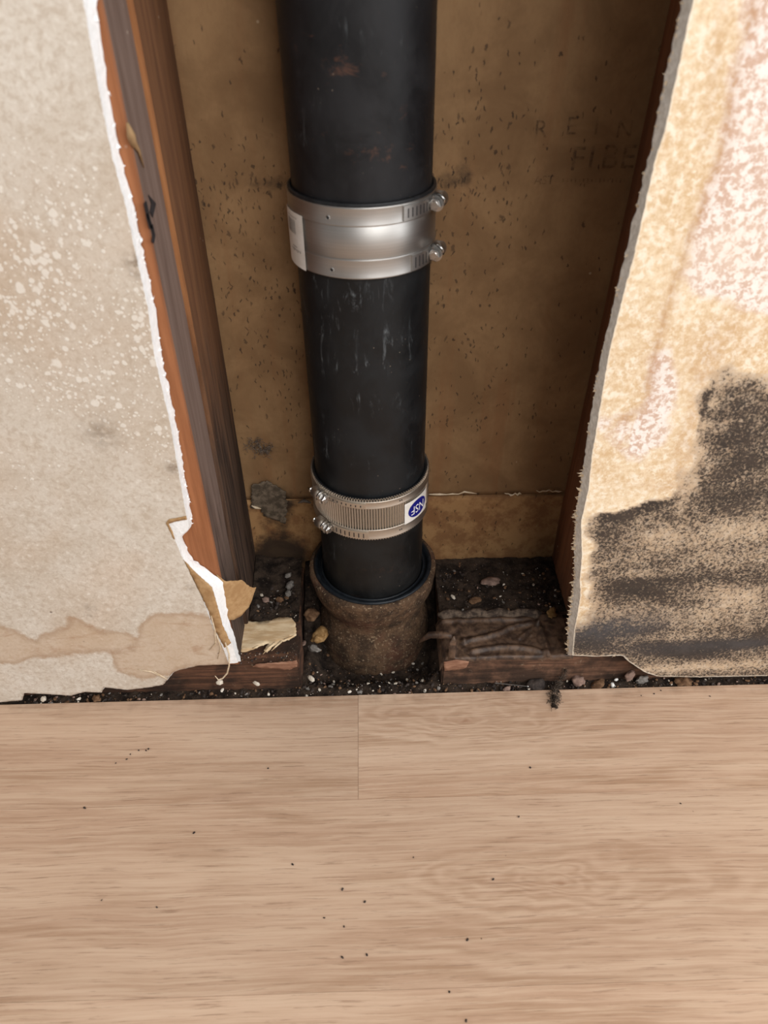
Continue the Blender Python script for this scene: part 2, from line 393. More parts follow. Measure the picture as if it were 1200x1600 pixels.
def m_pipe(name, base, scuff, rust):
    g = G(name)
    n1 = g.noise(22, 5, 0.7, 0.5); n2 = g.noise(240, 4, 0.7); n3 = g.noise(1, 5, 0.75, 0.8, g.map((120, 120, 26))); n4 = g.noise(13, 3, 0.6, 0.3, g.map((1, 1, 2.2)))
    c = g.mix(g.ramp(n1, 0.35, 0.7), base, tuple(k*1.7+0.002 for k in base))
    c = g.mix(g.math('MULTIPLY', g.ramp(n3, 0.56, 0.76), g.math('MULTIPLY', g.ramp(n4, 0.46, 0.62), scuff)), c, srgb(120, 126, 130))
    c = g.mix(g.math('MULTIPLY', g.ramp(g.noise(26, 5, 0.75, 0.4, g.map((1, 1, 1.8), loc=(2, 0, 1))), 0.60, 0.72), rust), c, srgb(118, 78, 58))
    d = g.math('MULTIPLY', g.ramp(g.vor(150), 0.10, 0.05), g.ramp(g.noise(19, 2), 0.55, 0.6))
    c = g.mix(g.math('MULTIPLY', d, 0.5), c, srgb(150, 135, 120))
    return g.done(c, g.ramp(n1, 0.3, 0.7, 0.40, 0.58), bump=n2, bstr=0.12, bdist=0.0004, spec=0.32)

def m_iron():
    g = G('rusty_cast_iron'); n = g.noise(48, 6, 0.75, 0.3); f = g.noise(330, 4, 0.75); lo = g.noise(20, 4, 0.6)
    c = g.mix(g.ramp(n, 0.36, 0.66), srgb(58, 45, 35), srgb(104, 80, 60))
    c = g.mix(g.ramp(lo, 0.52, 0.7, 0, 0.5), c, srgb(92, 56, 44))
    c = g.mix(g.ramp(f, 0.56, 0.68, 0, 0.85), c, srgb(164, 142, 116))
    c = g.mix(g.ramp(f, 0.42, 0.30, 0, 0.7), c, srgb(28, 23, 20))
    return g.done(c, 0.88, bump=g.math('ADD', f, n), bstr=0.7, bdist=0.0014, spec=0.2)
def m_dirt():
    g = G('black_dirt'); f = g.noise(380, 4, 0.75); n = g.noise(60, 5, 0.7)
    c = g.mix(g.ramp(n, 0.36, 0.66), srgb(32, 26, 23), srgb(70, 58, 49))
    c = g.mix(g.ramp(f, 0.62, 0.74, 0, 0.8), c, srgb(150, 134, 116))
    return g.done(c, 0.95, bump=g.math('ADD', f, n), bstr=0.9, bdist=0.002, spec=0.1)
def m_steel(name, a, rough, aniso=0.0):
    g = G(name); n = g.noise(1, 3, 0.6, 0, g.map((9, 9, 1500)))
    if aniso:
        t = g.t.nodes.new('ShaderNodeTangent'); t.direction_type = 'RADIAL'; t.axis = 'Z'
        g.put(g.b.inputs['Tangent'], t.outputs[0]); g.b.inputs['Anisotropic'].default_value = aniso; g.b.inputs['Anisotropic Rotation'].default_value = 0.25
    return g.done(g.mix(g.ramp(n, 0.3, 0.7), tuple(k*0.92 for k in a), a), rough, 1.0, bump=n, bstr=0.03, bdist=0.0002)

FLOOR = m_floor(); PL = m_paper_left(); PR = m_paper_right()
GYP = m_simple('white_gypsum', srgb(244, 244, 243), srgb(253, 253, 253), 260, 0.95, bs=0.7, bd=0.0012)
GYPG = m_simple('shaded_gypsum', srgb(206, 198, 186), srgb(230, 224, 214), 240, 0.95, bs=0.7, bd=0.0012)  # greyer copy of the gypsum, shade of the right edge put in its colour
KRAFT = m_simple('brown_kraft_paper', srgb(160, 124, 84), srgb(182, 148, 106), 90, 0.85)
KRAFTL = m_simple('pale_torn_paper', srgb(196, 164, 124), srgb(226, 202, 166), 1, 0.85, stretch=(30, 150, 150))
BACK = m_back('kraft_back_of_wallboard'); BACK2 = m_back('kraft_back_lower_strip', 0.7)
ORANGE = m_wood('orange_brown_timber', srgb(140, 88, 55), srgb(160, 104, 68), srgb(112, 68, 42))
GREYW = m_wood('weathered_grey_timber', srgb(104, 84, 74), srgb(124, 104, 94), srgb(84, 66, 58), 0.26)
BROWNW = m_wood('dark_brown_timber', srgb(96, 64, 44), srgb(122, 84, 56), srgb(64, 44, 32), 0.40)
EDGEW = m_wood('brown_timber_edge', srgb(140, 92, 56), srgb(164, 112, 70), srgb(96, 64, 42), 0.42)
REDW = m_wood('red_brown_timber', srgb(108, 66, 42), srgb(132, 84, 54), srgb(74, 46, 32), 0.10)
PLATE = m_plate('rotten_plate_timber', srgb(74, 52, 40), srgb(116, 80, 60))
PLATER = m_plate('wet_plate_timber', srgb(86, 62, 48), srgb(128, 94, 74))
FRESH = m_simple('freshly_broken_wood', srgb(128, 90, 70), srgb(164, 124, 100), 1, 0.85, stretch=(40, 200, 200))
PIPEU = m_pipe('black_iron_pipe', srgb(22, 22, 24), 0.35, 0.32)
PIPEM = m_pipe('black_scuffed_pipe', srgb(17, 19, 21), 0.85, 0.0)
PIPEL = m_pipe('black_stub_pipe', srgb(18, 18, 18), 0.45, 0.1)
RUBBER = m_simple('black_rubber', srgb(24, 25, 27), srgb(36, 37, 39), 120, 0.45, bs=0.08)
RUBBERB = m_simple('blue_black_rubber', srgb(19, 23, 28), srgb(30, 35, 40), 120, 0.42, bs=0.08)
IRON = m_iron(); DIRT = m_dirt()
STEEL = m_steel('brushed_stainless', (0.50, 0.485, 0.465), 0.50, 0.5)
STEEL2 = m_steel('warm_stainless', (0.62, 0.56, 0.485), 0.46, 0.4)
ZINC = m_steel('zinc_plated_steel', (0.52, 0.505, 0.485), 0.26)
LABELW = m_simple('white_label', srgb(226, 222, 214), srgb(238, 235, 230), 60, 0.5, bs=0.02)
INK = m_simple('black_ink', srgb(34, 32, 34), srgb(48, 46, 48), 60, 0.6, bs=0.02)
GREYINK = m_simple('grey_ink', srgb(150, 145, 140), srgb(170, 166, 160), 60, 0.6, bs=0.02)
BLUE = m_simple('navy_ink', srgb(26, 28, 120), srgb(30, 34, 132), 60, 0.45, bs=0.02)
WHITE = m_simple('white_print', srgb(240, 240, 240), srgb(248, 248, 248), 60, 0.5, bs=0.02)
MEMB = m_simple('wrinkled_brown_membrane', srgb(58, 44, 36), srgb(100, 78, 62), 85, 0.5, bs=0.4, bd=0.001)
FIBRE = m_simple('paper_fibre', srgb(196, 174, 144), srgb(222, 204, 178), 200, 0.9)
LINT = m_simple('grey_lint', srgb(92, 82, 74), srgb(130, 118, 106), 200, 0.95)
STONES = [m_simple('stone_'+n, srgb(*a), srgb(*b), 150, 0.9, bs=0.7, bd=0.001) for n, a, b in (
    ('pinkish', (120, 98, 88), (156, 130, 116)), ('pale', (196, 184, 166), (228, 218, 204)), ('ochre', (112, 82, 44), (156, 124, 82)),
    ('grey', (104, 98, 92), (142, 136, 130)), ('dark', (46, 39, 36), (74, 64, 58)), ('white', (236, 234, 228), (250, 250, 248)), ('brown', (92, 66, 46), (128, 98, 72)))]
def ghost_ink():
    g = G('faded_printing_ink'); n = g.noise(120, 4, 0.7)
    return g.done(srgb(30, 26, 22), 0.8, alpha=g.ramp(n, 0.40, 0.70, 0.06, 0.55))
GHOST = ghost_ink()

# ------------------------------------------------------------------ floor
YF = -0.0018
floor = thing('floor', 'light oak vinyl plank floor ending in a straight cut below the opened wall', 'floor', (0, 0, 0), kind='structure')
bm = bmesh.new(); box(bm, -1.1, 1.1, -1.6, YF, -0.03, -0.0055); obj('underlay', bm, m_simple('grey_underlay', srgb(120, 112, 104), srgb(140, 130, 120)), floor, False)
rows = [(-0.1235, YF, [-1.1, -0.0193, 1.1]), (-0.2868, -0.1235, [-1.1, -0.62, 0.60, 1.1]), (-0.4501, -0.2868, [-1.1, -0.47, 0.75, 1.1]),
        (-0.6134, -0.4501, [-1.1, 0.12, 1.1]), (-0.7767, -0.6134, [-1.1, -0.2, 1.02, 1.1]), (-0.94, -0.7767, [-1.1, 0.3, 1.1]),
        (-1.1033, -0.94, [-1.1, -0.35, 0.87, 1.1]), (-1.2666, -1.1033, [-1.1, 0.1, 1.1]), (-1.43, -1.2666, [-1.1, -0.5, 0.72, 1.1]), (-1.6, -1.43, [-1.1, 0.4, 1.1])]
knot_px = at(2, 0, 880, 1378)
for ri, (y0, y1, xs) in enumerate(rows):
    for i in range(len(xs)-1):
        a, b = xs[i], xs[i+1]; g_ = 0.00006
        bm = bmesh.new(); box(bm, a+g_, b-g_, y0+g_, y1-g_, -0.0055, 0.0 + (0.0003 if (ri, i) == (0, 1) else 0), 0.00012)
        o = obj('plank', bm, FLOOR, floor, False, origin=((a+b)/2, (y0+y1)/2, 0))
        n = len(o.data.vertices)
        kx, ky = (knot_px.x-(a+b)/2, knot_px.y-(y0+y1)/2) if (ri, i) == (1, 1) else (rnd.uniform(-0.5, 0.5), rnd.uniform(-0.4, 0.4))
        attr(o, 'knot_x', [kx]*n); attr(o, 'knot_y', [ky]*n)
        attr(o, 'tone', [{(0, 0): 0.25, (0, 1): 0.95, (1, 1): 0.45, (2, 1): 0.9}.get((ri, i), rnd.random())]*n); attr(o, 'dusty', [(y1-y0)/2-0.022 if ri == 0 else 9.0]*n)
# ------------------------------------------------------------------ subfloor under the wall
def dirt_sheet(name, x0, x1, y0, y1, zf, step, seed, parent=None):
    nx = int((x1-x0)/step); ny = max(2, int((y1-y0)/step)); vs = []; fs = []
    for j in range(ny+1):
        for i in range(nx+1):
            x = x0+(x1-x0)*i/nx; y = y0+(y1-y0)*j/ny
            vs.append((x, y, zf(x, y) + 0.0022*fbm(Vector((x*70, y*70, seed))) + 0.0016*noise.noise(Vector((x*260, y*260, seed+5)))))
    for j in range(ny):
        for i in range(nx):
            k = j*(nx+1)+i; fs.append((k, k+1, k+nx+2, k+nx+1))
    return obj(name, (vs, fs), DIRT, parent)
sub = thing('trim_1', 'dirty subfloor channel along the foot of the opened wall', 'subfloor', (0, 0, -0.03), kind='structure')
for a_, b_, t_ in ((-1.1, -0.0835, -0.012), (0.0745, 1.1, -0.012), (-0.083, 0.074, -0.050)):
    bm = bmesh.new(); box(bm, a_, b_, YF+0.0003, 0.30, -0.075, t_); obj('subfloor_board', bm, PLATE, sub, False)

# ------------------------------------------------------------------ wallboards
def wallboard(name, label, side, face_px, core_px, back_px, x_far, ztop, face_mat, core_mat, fill):
    """face_px: outline pixels of the paper face on y=0, top to foot, then along the foot outward"""
    root = thing(name, label, 'wall', (0, 0, 0), kind='structure')
    def outline(px, y, amp, seed):
        p = [at(1, y, a, b) for a, b in px]
        p = [(q.x, q.z) for q in p]
        p = [(p[0][0], ztop)] + p
        ln = jag_line(p, 0.0018, amp, seed)
        return ln
    f = outline(face_px, 0.0, 0.0005, 3.0)
    zb = f[-1].y
    poly = f + [Vector((x_far, zb)), Vector((x_far, ztop))]
    lo_x, hi_x = min(p.x for p in poly), max(p.x for p in poly)
    inner = []
    fx0, fx1 = (max(lo_x, -0.44), hi_x) if side < 0 else (lo_x, min(hi_x, 0.47))
    st = 0.0032; z = 0.004
    pt = [(p.x, p.y) for p in poly]
    while z < 0.70:
        x = fx0
        while x < fx1:
            if inside(pt, x, z) and seg_dist(pt[:len(f)], x, z) > st*0.45: inner.append((x, z))
            x += st
        z += st
    z = 0.03
    while z < ztop-0.02:
        x = lo_x+0.02
        while x < hi_x-0.02:
            if (not (fx0-0.01 < x < fx1+0.01) or z > 0.71) and inside(pt, x, z) and seg_dist(pt[:len(f)], x, z) > 0.01: inner.append((x, z))
            x += 0.03
        z += 0.03
    vs, fs = cdt(poly, inner)
    V = [(v.x, 0.00035*fbm(Vector((v.x*14, v.y*14, side))), v.y) for v in vs]
    if side < 0: pass
    o = obj('paper_face', (V, [tuple(q) for q in fs]), face_mat, root)
    fill(o, [(v.x, v.y) for v in vs], pt[:len(f)])
    # gypsum core: its own outline, front at 0.7 mm, back at 12.7 mm
    c = outline(core_px, 0.0007, 0.0006, 5.0); b = outline(back_px, 0.0127, 0.0016, 8.0)
    n = 420
    def resample(l, n):
        L = [0]
        for i in range(1, len(l)): L.append(L[-1]+(l[i]-l[i-1]).length)
        out = []; j = 0
        for k in range(n):
            t = L[-1]*k/(n-1)
            while j < len(L)-2 and L[j+1] < t: j += 1
            out.append(l[j].lerp(l[j+1], (t-L[j])/max(1e-9, L[j+1]-L[j])))
        return out
    c, b = resample(c, n), resample(b, n)
    V, Fc = [], []; nl = 6
    for k in range(nl):
        t = k/(nl-1)
        for i in range(n):
            p = c[i].lerp(b[i], t); q = Vector((p.x*300, t*7, p.y*300))
            w = 0.0007*math.sin(PI*t)+0.0002
            V.append((p.x+noise.noise(q)*w, 0.0007+t*0.0120, p.y+noise.noise(q+Vector((5, 1, 3)))*w))
    for k in range(nl-1):
        for i in range(n-1): Fc.append((k*n+i, k*n+i+1, (k+1)*n+i+1, (k+1)*n+i))
    for l, y, sgn in ((c, 0.0007, 1), (b, 0.0127, -1)):
        pl = l + [Vector((x_far, l[-1].y)), Vector((x_far, ztop))]
        v2, f2 = cdt(pl, [])
        base = len(V); V += [(v.x, y, v.y) for v in v2]; Fc += [tuple(base+i for i in q) for q in f2]
    obj('gypsum_core', (V, Fc), core_mat, root)
    return root, c, b, f

mpp = 0.00074
def blob(x, z, cx, cz, rx, rz):
    d = ((x-cx)/rx)**2+((z-cz)/rz)**2
    return math.exp(-d)
def w2(px, py): p = at(1, 0, px, py); return p.x, p.z

# ---- left board
fl_px = [(128, -10), (154, 140), (175, 245), (196, 322), (217, 420), (231, 480), (241, 556), (265, 658), (281, 750), (292, 811), (262, 816), (285, 872), (313, 928), (322, 950),
         (333, 983), (348, 1012), (358, 1038), (310, 1040), (280, 1047), (270, 1051), (255, 1070), (233, 1074), (200, 1078), (163, 1074), (159, 1082), (133, 1081), (110, 1087), (80, 1085), (38, 1083), (35, 1094), (0, 1097)]
cl_px = [(129, -10), (155, 140), (176, 245), (197, 322), (218, 420), (232, 480), (242, 556), (266, 658), (282, 750), (293, 811), (296, 826), (281, 838), (283, 868), (308, 900), (332, 917),
         (340, 947), (348, 977), (363, 1007), (372, 1036), (310, 1039), (282, 1046), (271, 1050), (256, 1069), (233, 1072), (200, 1076), (165, 1073), (159, 1080), (133, 1080), (110, 1085), (80, 1083), (38, 1081), (35, 1092), (0, 1095)]
bl_px = [(150, -10), (168, 140), (189, 245), (209, 322), (229, 420), (243, 480), (252, 556), (275, 658), (290, 750), (300, 811), (298, 826), (284, 840), (300, 872), (333, 897), (347, 908),
         (352, 933), (357, 967), (367, 997), (377, 1034), (310, 1037), (284, 1044), (273, 1048), (257, 1066), (233, 1069), (200, 1073), (165, 1070), (159, 1077), (133, 1077), (110, 1082), (80, 1080), (38, 1078), (35, 1089), (0, 1092)]
def fill_left(o, pts, edge):
    st, spk, smu, eg = [], [], [], []
    # stains along the foot: a lobe by the tear, a band further left
    lobe = [w2(*p) for p in ((222, 975), (240, 957), (268, 960), (300, 957), (340, 962), (360, 1038), (300, 1042), (268, 1050), (225, 1062), (180, 1050), (175, 1020), (205, 1015))]
    band = [w2(*p) for p in ((-500, 982), (0, 976), (30, 990), (58, 1000), (85, 985), (112, 965), (160, 985), (200, 985), (222, 1000), (200, 1020), (120, 1022), (60, 1030), (0, 1040), (-500, 1040))]
    def sdist(pl, x, z): return seg_dist(pl+[pl[0]], x, z)*(1 if inside(pl, x, z) else -1)
    for x, z in pts:
        if z > 0.16: st.append(0.0)
        else: st.append(0.5+max(-0.5, min(0.5, max(sdist(lobe, x, z)/0.024, sdist(band, x, z)/0.03, -0.5 if z > 0.10 else -0.2))))
        up = sm(0.22, 0.44, z)*(1-0.85*sm(0.47, 0.60, z))
        n = 0.62+0.6*noise.noise(Vector((x*16, z*16, 2.0)))
        spk.append(max(0, min(1.0, up*n*1.25)))
        s = 0
        for a, b, r, k in ((158, 677, 18, 0.55), (141, 950, 6, 0.6), (139, 962, 4, 0.6), (296, 918, 5, 0.6), (212, 412, 9, 0.9), (218, 428, 6, 0.7), (270, 731, 7, 0.9), (150, 660, 9, 0.3)):
            cx, cz = w2(a, b); s = max(s, k*blob(x, z, cx, cz, r*mpp, r*mpp))
        smu.append(s)
        eg.append(math.exp(-seg_dist(edge[::3], x, z)/0.0016) if z < 0.06 else 0)
    attr(o, 'stain', st); attr(o, 'speck', spk); attr(o, 'smudge', smu); attr(o, 'edge_grime', eg)
wl, cl, bl, fl = wallboard('wall_left', 'left wallboard with grey speckled paper, bright broken edge and stained torn foot', -1, fl_px, cl_px, bl_px, -1.08, 1.5, PL, GYP, fill_left)

def sheet(name, pts, mat, parent, thick=0.0006, curl=None, step=0.004, jag=0.0006, seed=1.0):
    """torn paper: pts = 3D outline; a thin two sided sheet, meshed, curled by curl(p)"""
    pts = [Vector(p) for p in pts]
    c = sum(pts, Vector())/len(pts)
    nrm = Vector()
    for i in range(len(pts)): nrm += (pts[i]-c).cross(pts[(i+1) % len(pts)]-c)
    nrm.normalize(); a = (pts[1]-pts[0]).normalized(); a = (a-nrm*a.dot(nrm)).normalized(); b = nrm.cross(a)
    p2 = [((p-c).dot(a), (p-c).dot(b)) for p in pts]
    dep = [(p-c).dot(nrm) for p in pts]
    ln = jag_line(p2+[p2[0]], 0.0012, jag, seed)[:-1]
    q = [(v.x, v.y) for v in ln]
    x0, x1 = min(v[0] for v in q), max(v[0] for v in q); y0, y1 = min(v[1] for v in q), max(v[1] for v in q)
    inner = []; y = y0
    while y < y1:
        x = x0
        while x < x1:
            if inside(q, x, y) and seg_dist(q+[q[0]], x, y) > step*0.4: inner.append((x, y))
            x += step
        y += step
    vs, fs = cdt(ln, inner)
    V = []
    for v in vs:
        ws = [1/(1e-6+(v.x-p2[i][0])**2+(v.y-p2[i][1])**2) for i in range(len(p2))]
        d = sum(w*k for w, k in zip(ws, dep))/sum(ws)
        P = c+a*v.x+b*v.y+nrm*d
        P += nrm*0.0006*noise.noise(P*130)
        if curl: P = curl(P)
        V.append(P)
    n = len(V); F2 = [tuple(f) for f in fs]
    Vb = [p-nrm*thick for p in V]
    allF = F2+[tuple(i+n for i in reversed(f)) for f in F2]
    from collections import Counter
    ec = Counter()
    for f in F2:
        for i in range(len(f)): ec[tuple(sorted((f[i], f[(i+1) % len(f)])))] += 1
    for f in F2:
        for i in range(len(f)):
            e = (f[i], f[(i+1) % len(f)])
            if ec[tuple(sorted(e))] == 1: allF.append((e[1], e[0], e[0]+n, e[1]+n))
    return obj(name, (V+Vb, allF), mat, parent)
def W3(y, l): return atl(1, y, l)
o = sheet('exposed_kraft_ply', W3(0.0003, [(286, 874), (311, 899), (331, 917), (340, 947), (348, 977), (361, 1005), (351, 1012), (335, 983), (324, 950), (313, 928)]), KRAFT, wl, 0.0002)
o['label'] = 'brown paper ply bared beside the white broken edge'
sheet('exposed_kraft_ply', W3(-0.0002, [(259, 817), (264, 811), (291, 806), (292, 812), (272, 815), (264, 818), (274, 842), (271, 842)]), KRAFT, wl, 0.0002, jag=0.0003)
o = sheet('torn_backing_paper', W3(0.0131, [(338, 897), (349, 906), (376, 919), (388, 935), (397, 942), (387, 963), (375, 969), (357, 968), (345, 935)]), KRAFT, wl, 0.0004,
      curl=lambda p: p+Vector((0, max(0, (p.x+0.142))*0.9, 0)))
o['label'] = 'brown backing paper torn to a point'
# curls of face paper and thread hanging below
for l in ([(330, 962), (336, 985), (337, 1005), (327, 1016)], [(338, 990), (345, 1012), (340, 1030)], [(240, 1049), (252, 1056), (262, 1062)], [(215, 1046), (238, 1050), (256, 1060)]):
    p = atl(1, -0.0006, l); obj('peeled_paper_curl', tube(p, [0.0004]+[0.0008]*(len(p)-2)+[0.0003], 6), FIBRE, wl)
p = [at(1, -0.002, a, b) for a, b in ((352, 1004), (358, 1022), (358, 1040), (355, 1052), (348, 1060), (341, 1062), (336, 1056))]
obj('hanging_fibre', tube(p, [0.0008, 0.0008, 0.0009, 0.0009, 0.0008, 0.0007, 0.0004], 6), FIBRE, wl)

# ---- right board
fr_px = [(1085, -10), (1070, 60), (1051, 147), (1037, 210), (1025, 245), (1009, 315), (990, 402), (979, 441), (951, 553), (937, 639), (925, 711), (919, 766), (908, 814), (909, 869), (906, 904),
         (907, 931), (901, 966), (897, 986), (894, 1024), (930, 1026), (973, 1024), (983, 1034), (1007, 1050), (1028, 1057), (1100, 1058), (1150, 1057), (1200, 1056)]
cr_px = [(x-0.5, y) for x, y in fr_px]
br_px = [(1069, -10), (1053, 60), (1039, 122), (1021, 213), (1014, 245), (1000, 297), (981, 381), (971, 420), (939, 556), (927, 620), (917, 685), (909, 745), (899, 805), (897, 852), (897, 904),
         (893, 940), (887, 972), (887, 990), (887, 1024), (930, 1023), (973, 1021), (984, 1030), (1008, 1047), (1030, 1053), (1100, 1054), (1150, 1053), (1200, 1052)]
def fill_right(o, pts, edge):
    top = [w2(*p) for p in ((880, 806), (925, 804), (969, 799), (1017, 783), (1045, 778), (1062, 762), (1082, 728), (1090, 673), (1098, 612), (1117, 594), (1155, 585), (1260, 580), (1700, 560))]
    topz = top + [(2.0, -1), (-1.0, -1)]
    V = {}
    def bl(l, x, z, f):
        for a, b, rx, rz, k in l:
            cx, cz = w2(a, b); f += (k if k > 0 else 0.62*k)*blob(x, z, cx, cz, rx*mpp, rz*mpp)
        return f
    mo, gy, pk, sk, eg = [], [], [], [], []
    crack = [w2(*p) for p in ((1180, 10), (1155, 100), (1140, 170), (1128, 240), (1105, 300), (1082, 360), (1058, 430), (1040, 490), (1025, 550), (1012, 610), (1003, 640), (975, 655))]
    crack2 = [w2(*p) for p in ((1130, -20), (1122, 60), (1112, 140), (1100, 240))]
    pink = [w2(*p) for p in ((1165, -40), (1150, 100), (1135, 170), (1120, 250), (1092, 330), (1065, 430), (1085, 455), (1130, 470), (1210, 500), (1700, 520), (1700, -60))]
    pink2 = [w2(*p) for p in ((1020, 560), (1045, 540), (1060, 600), (1040, 690), (1000, 720), (960, 700), (930, 660), (1005, 640))]
    for x, z in pts:
        ins = inside(topz, x, z); d = seg_dist(top, x, z)
        rt = sm(w2(1050, 700)[0], w2(1100, 700)[0], x)
        sd = (d if ins else -d)+(0.007+0.014*rt)*noise.noise(Vector((x*60, z*60, 7)))
        m = sm(-0.003-0.012*rt, 0.004+0.022*rt, sd)
        m *= 0.62
        if ins:
            m += 0.34*math.exp(-((d-0.004)/0.008)**2)*(1 if x < w2(1065, 770)[0] else 0.15)
            m = bl([(1160, 640, 50, 45, 0.08), (1140, 730, 55, 50, 0.12), (1195, 700, 40, 70, 0.05), (950, 850, 40, 22, 0.10), (1020, 845, 50, 18, -0.34), (970, 865, 50, 16, -0.12), (1140, 830, 60, 26, -0.34), (1180, 870, 60, 20, -0.22),
                    (1090, 905, 120, 12, 0.12), (985, 918, 34, 12, 0.34), (1020, 928, 40, 9, 0.22), (940, 930, 40, 14, 0.0), (1060, 900, 50, 10, 0.05),
                    (1150, 935, 70, 26, -0.42), (1080, 965, 60, 16, -0.30), (950, 958, 36, 12, -0.30), (1080, 940, 40, 8, 0.15), (1010, 895, 50, 8, -0.22),
                    (925, 1000, 36, 20, 0.30), (985, 985, 40, 14, 0.12), (1075, 1018, 46, 11, 0.62), (1150, 1006, 60, 9, 0.55), (1195, 990, 30, 12, 0.25), (1030, 1010, 40, 12, 0.18),
                    (1060, 995, 110, 7, -0.22), (1040, 1045, 60, 8, -0.34), (1130, 1040, 90, 12, -0.46), (1062, 785, 26, 10, -0.3), (1200, 930, 20, 26, 0.1), (1120, 790, 40, 18, 0.12)], x, z, m)
            de = x-w2(897, 0)[0]
        # clear strip along the broken edge above the foot
            de = seg_dist(edge[::3], x, z)
            k = sm(0.115, 0.085, z); m *= k+(1-k)*sm(0.001, 0.022, de+0.012*noise.noise(Vector((x*50, z*50, 9))))
        m = m + 0.10*noise.noise(Vector((x*30, z*50, 1)))*(1 if ins else 0)
        mo.append(max(0, min(1, m)))
        gy.append(max(0, min(0.8, bl([(940, 985, 60, 26, 0.75), (1010, 970, 50, 22, 0.35), (1060, 1012, 90, 16, 0.4), (1170, 1005, 60, 12, 0.4)], x, z, 0.0))))
        ip = inside(pink, x, z) or inside(pink2, x, z); dp = min(seg_dist(pink+[pink[0]], x, z), seg_dist(pink2+[pink2[0]], x, z))
        pk.append(min(0.5+(1 if ip else -1)*min(0.5, dp/0.03), 1.0 if x > w2(1062, 400)[0] or z > 0.42 else 0.52))
        s = 0.85*math.exp(-(seg_dist(crack, x, z)/0.0022)**2) + 0.35*math.exp(-(seg_dist(crack, x, z)/0.008)**2) + 0.35*math.exp(-(seg_dist(crack2, x, z)/0.004)**2)
        s = bl([(1085, 640, 10, 70, 0.55), (1075, 720, 16, 40, 0.4), (1100, 570, 22, 26, 0.45), (1150, 520, 40, 22, 0.3), (1045, 760, 40, 10, 0.35)], x, z, s)
        sk.append(max(0, min(1, s)))
        eg.append(math.exp(-seg_dist(edge[::3], x, z)/0.0022))
    attr(o, 'mould', mo); attr(o, 'grey', gy); attr(o, 'pink', pk); attr(o, 'streak', sk); attr(o, 'edge_grime', eg)
wr, cr, br, fr = wallboard('wall_right', 'right wallboard with tan mottled paper, grey broken edge and black mould below', 1, fr_px, cr_px, br_px, 1.08, 1.5, PR, GYPG, fill_right)
# frayed paper along the cut edges
def fringe(name, line, y, n, side, mat, parent, zlo, zhi, lmax, seed):
    r = random.Random(seed); V, Fc = [], []
    ln = [p for p in line if zlo < p.y < zhi]
    for i in range(n):
        p = r.choice(ln); L = lmax*(0.25+r.random()**2); w = 0.0004+0.0012*r.random()
        b = len(V); y0 = y+r.uniform(-0.004, 0.0006)
        tip = Vector((p.x-side*L, y0+r.uniform(-0.001, 0.003), p.y+r.uniform(-0.002, 0.0015)))
        for dx, dy, dz in ((side*0.0012, 0, -w), (side*0.0012, 0.0004, w)): V.append((p.x+dx, y0+dy, p.y+dz))
        mid = Vector((p.x-side*L*0.5, y0, p.y+r.uniform(-0.0006, 0.0006)))
        V += [(mid.x, mid.y, mid.z-w*0.7), (mid.x, mid.y+0.0003, mid.z+w*0.6), tuple(tip)]
        Fc += [(b, b+2, b+3, b+1), (b+2, b+4, b+3)]
    o = obj(name, (V, Fc), mat, parent); tag(o, kind='stuff')
fringe('frayed_paper_fringe', br, 0.0125, 150, 1, FIBRE, wr, 0.042, 0.30, 0.0032, 3)
fringe('frayed_paper_fringe', br, 0.0125, 60, 1, FIBRE, wr, 0.30, 0.70, 0.0014, 4)
fringe('gypsum_crumb_fringe', bl, 0.0125, 70, -1, GYP, wl, 0.24, 0.66, 0.0010, 6)
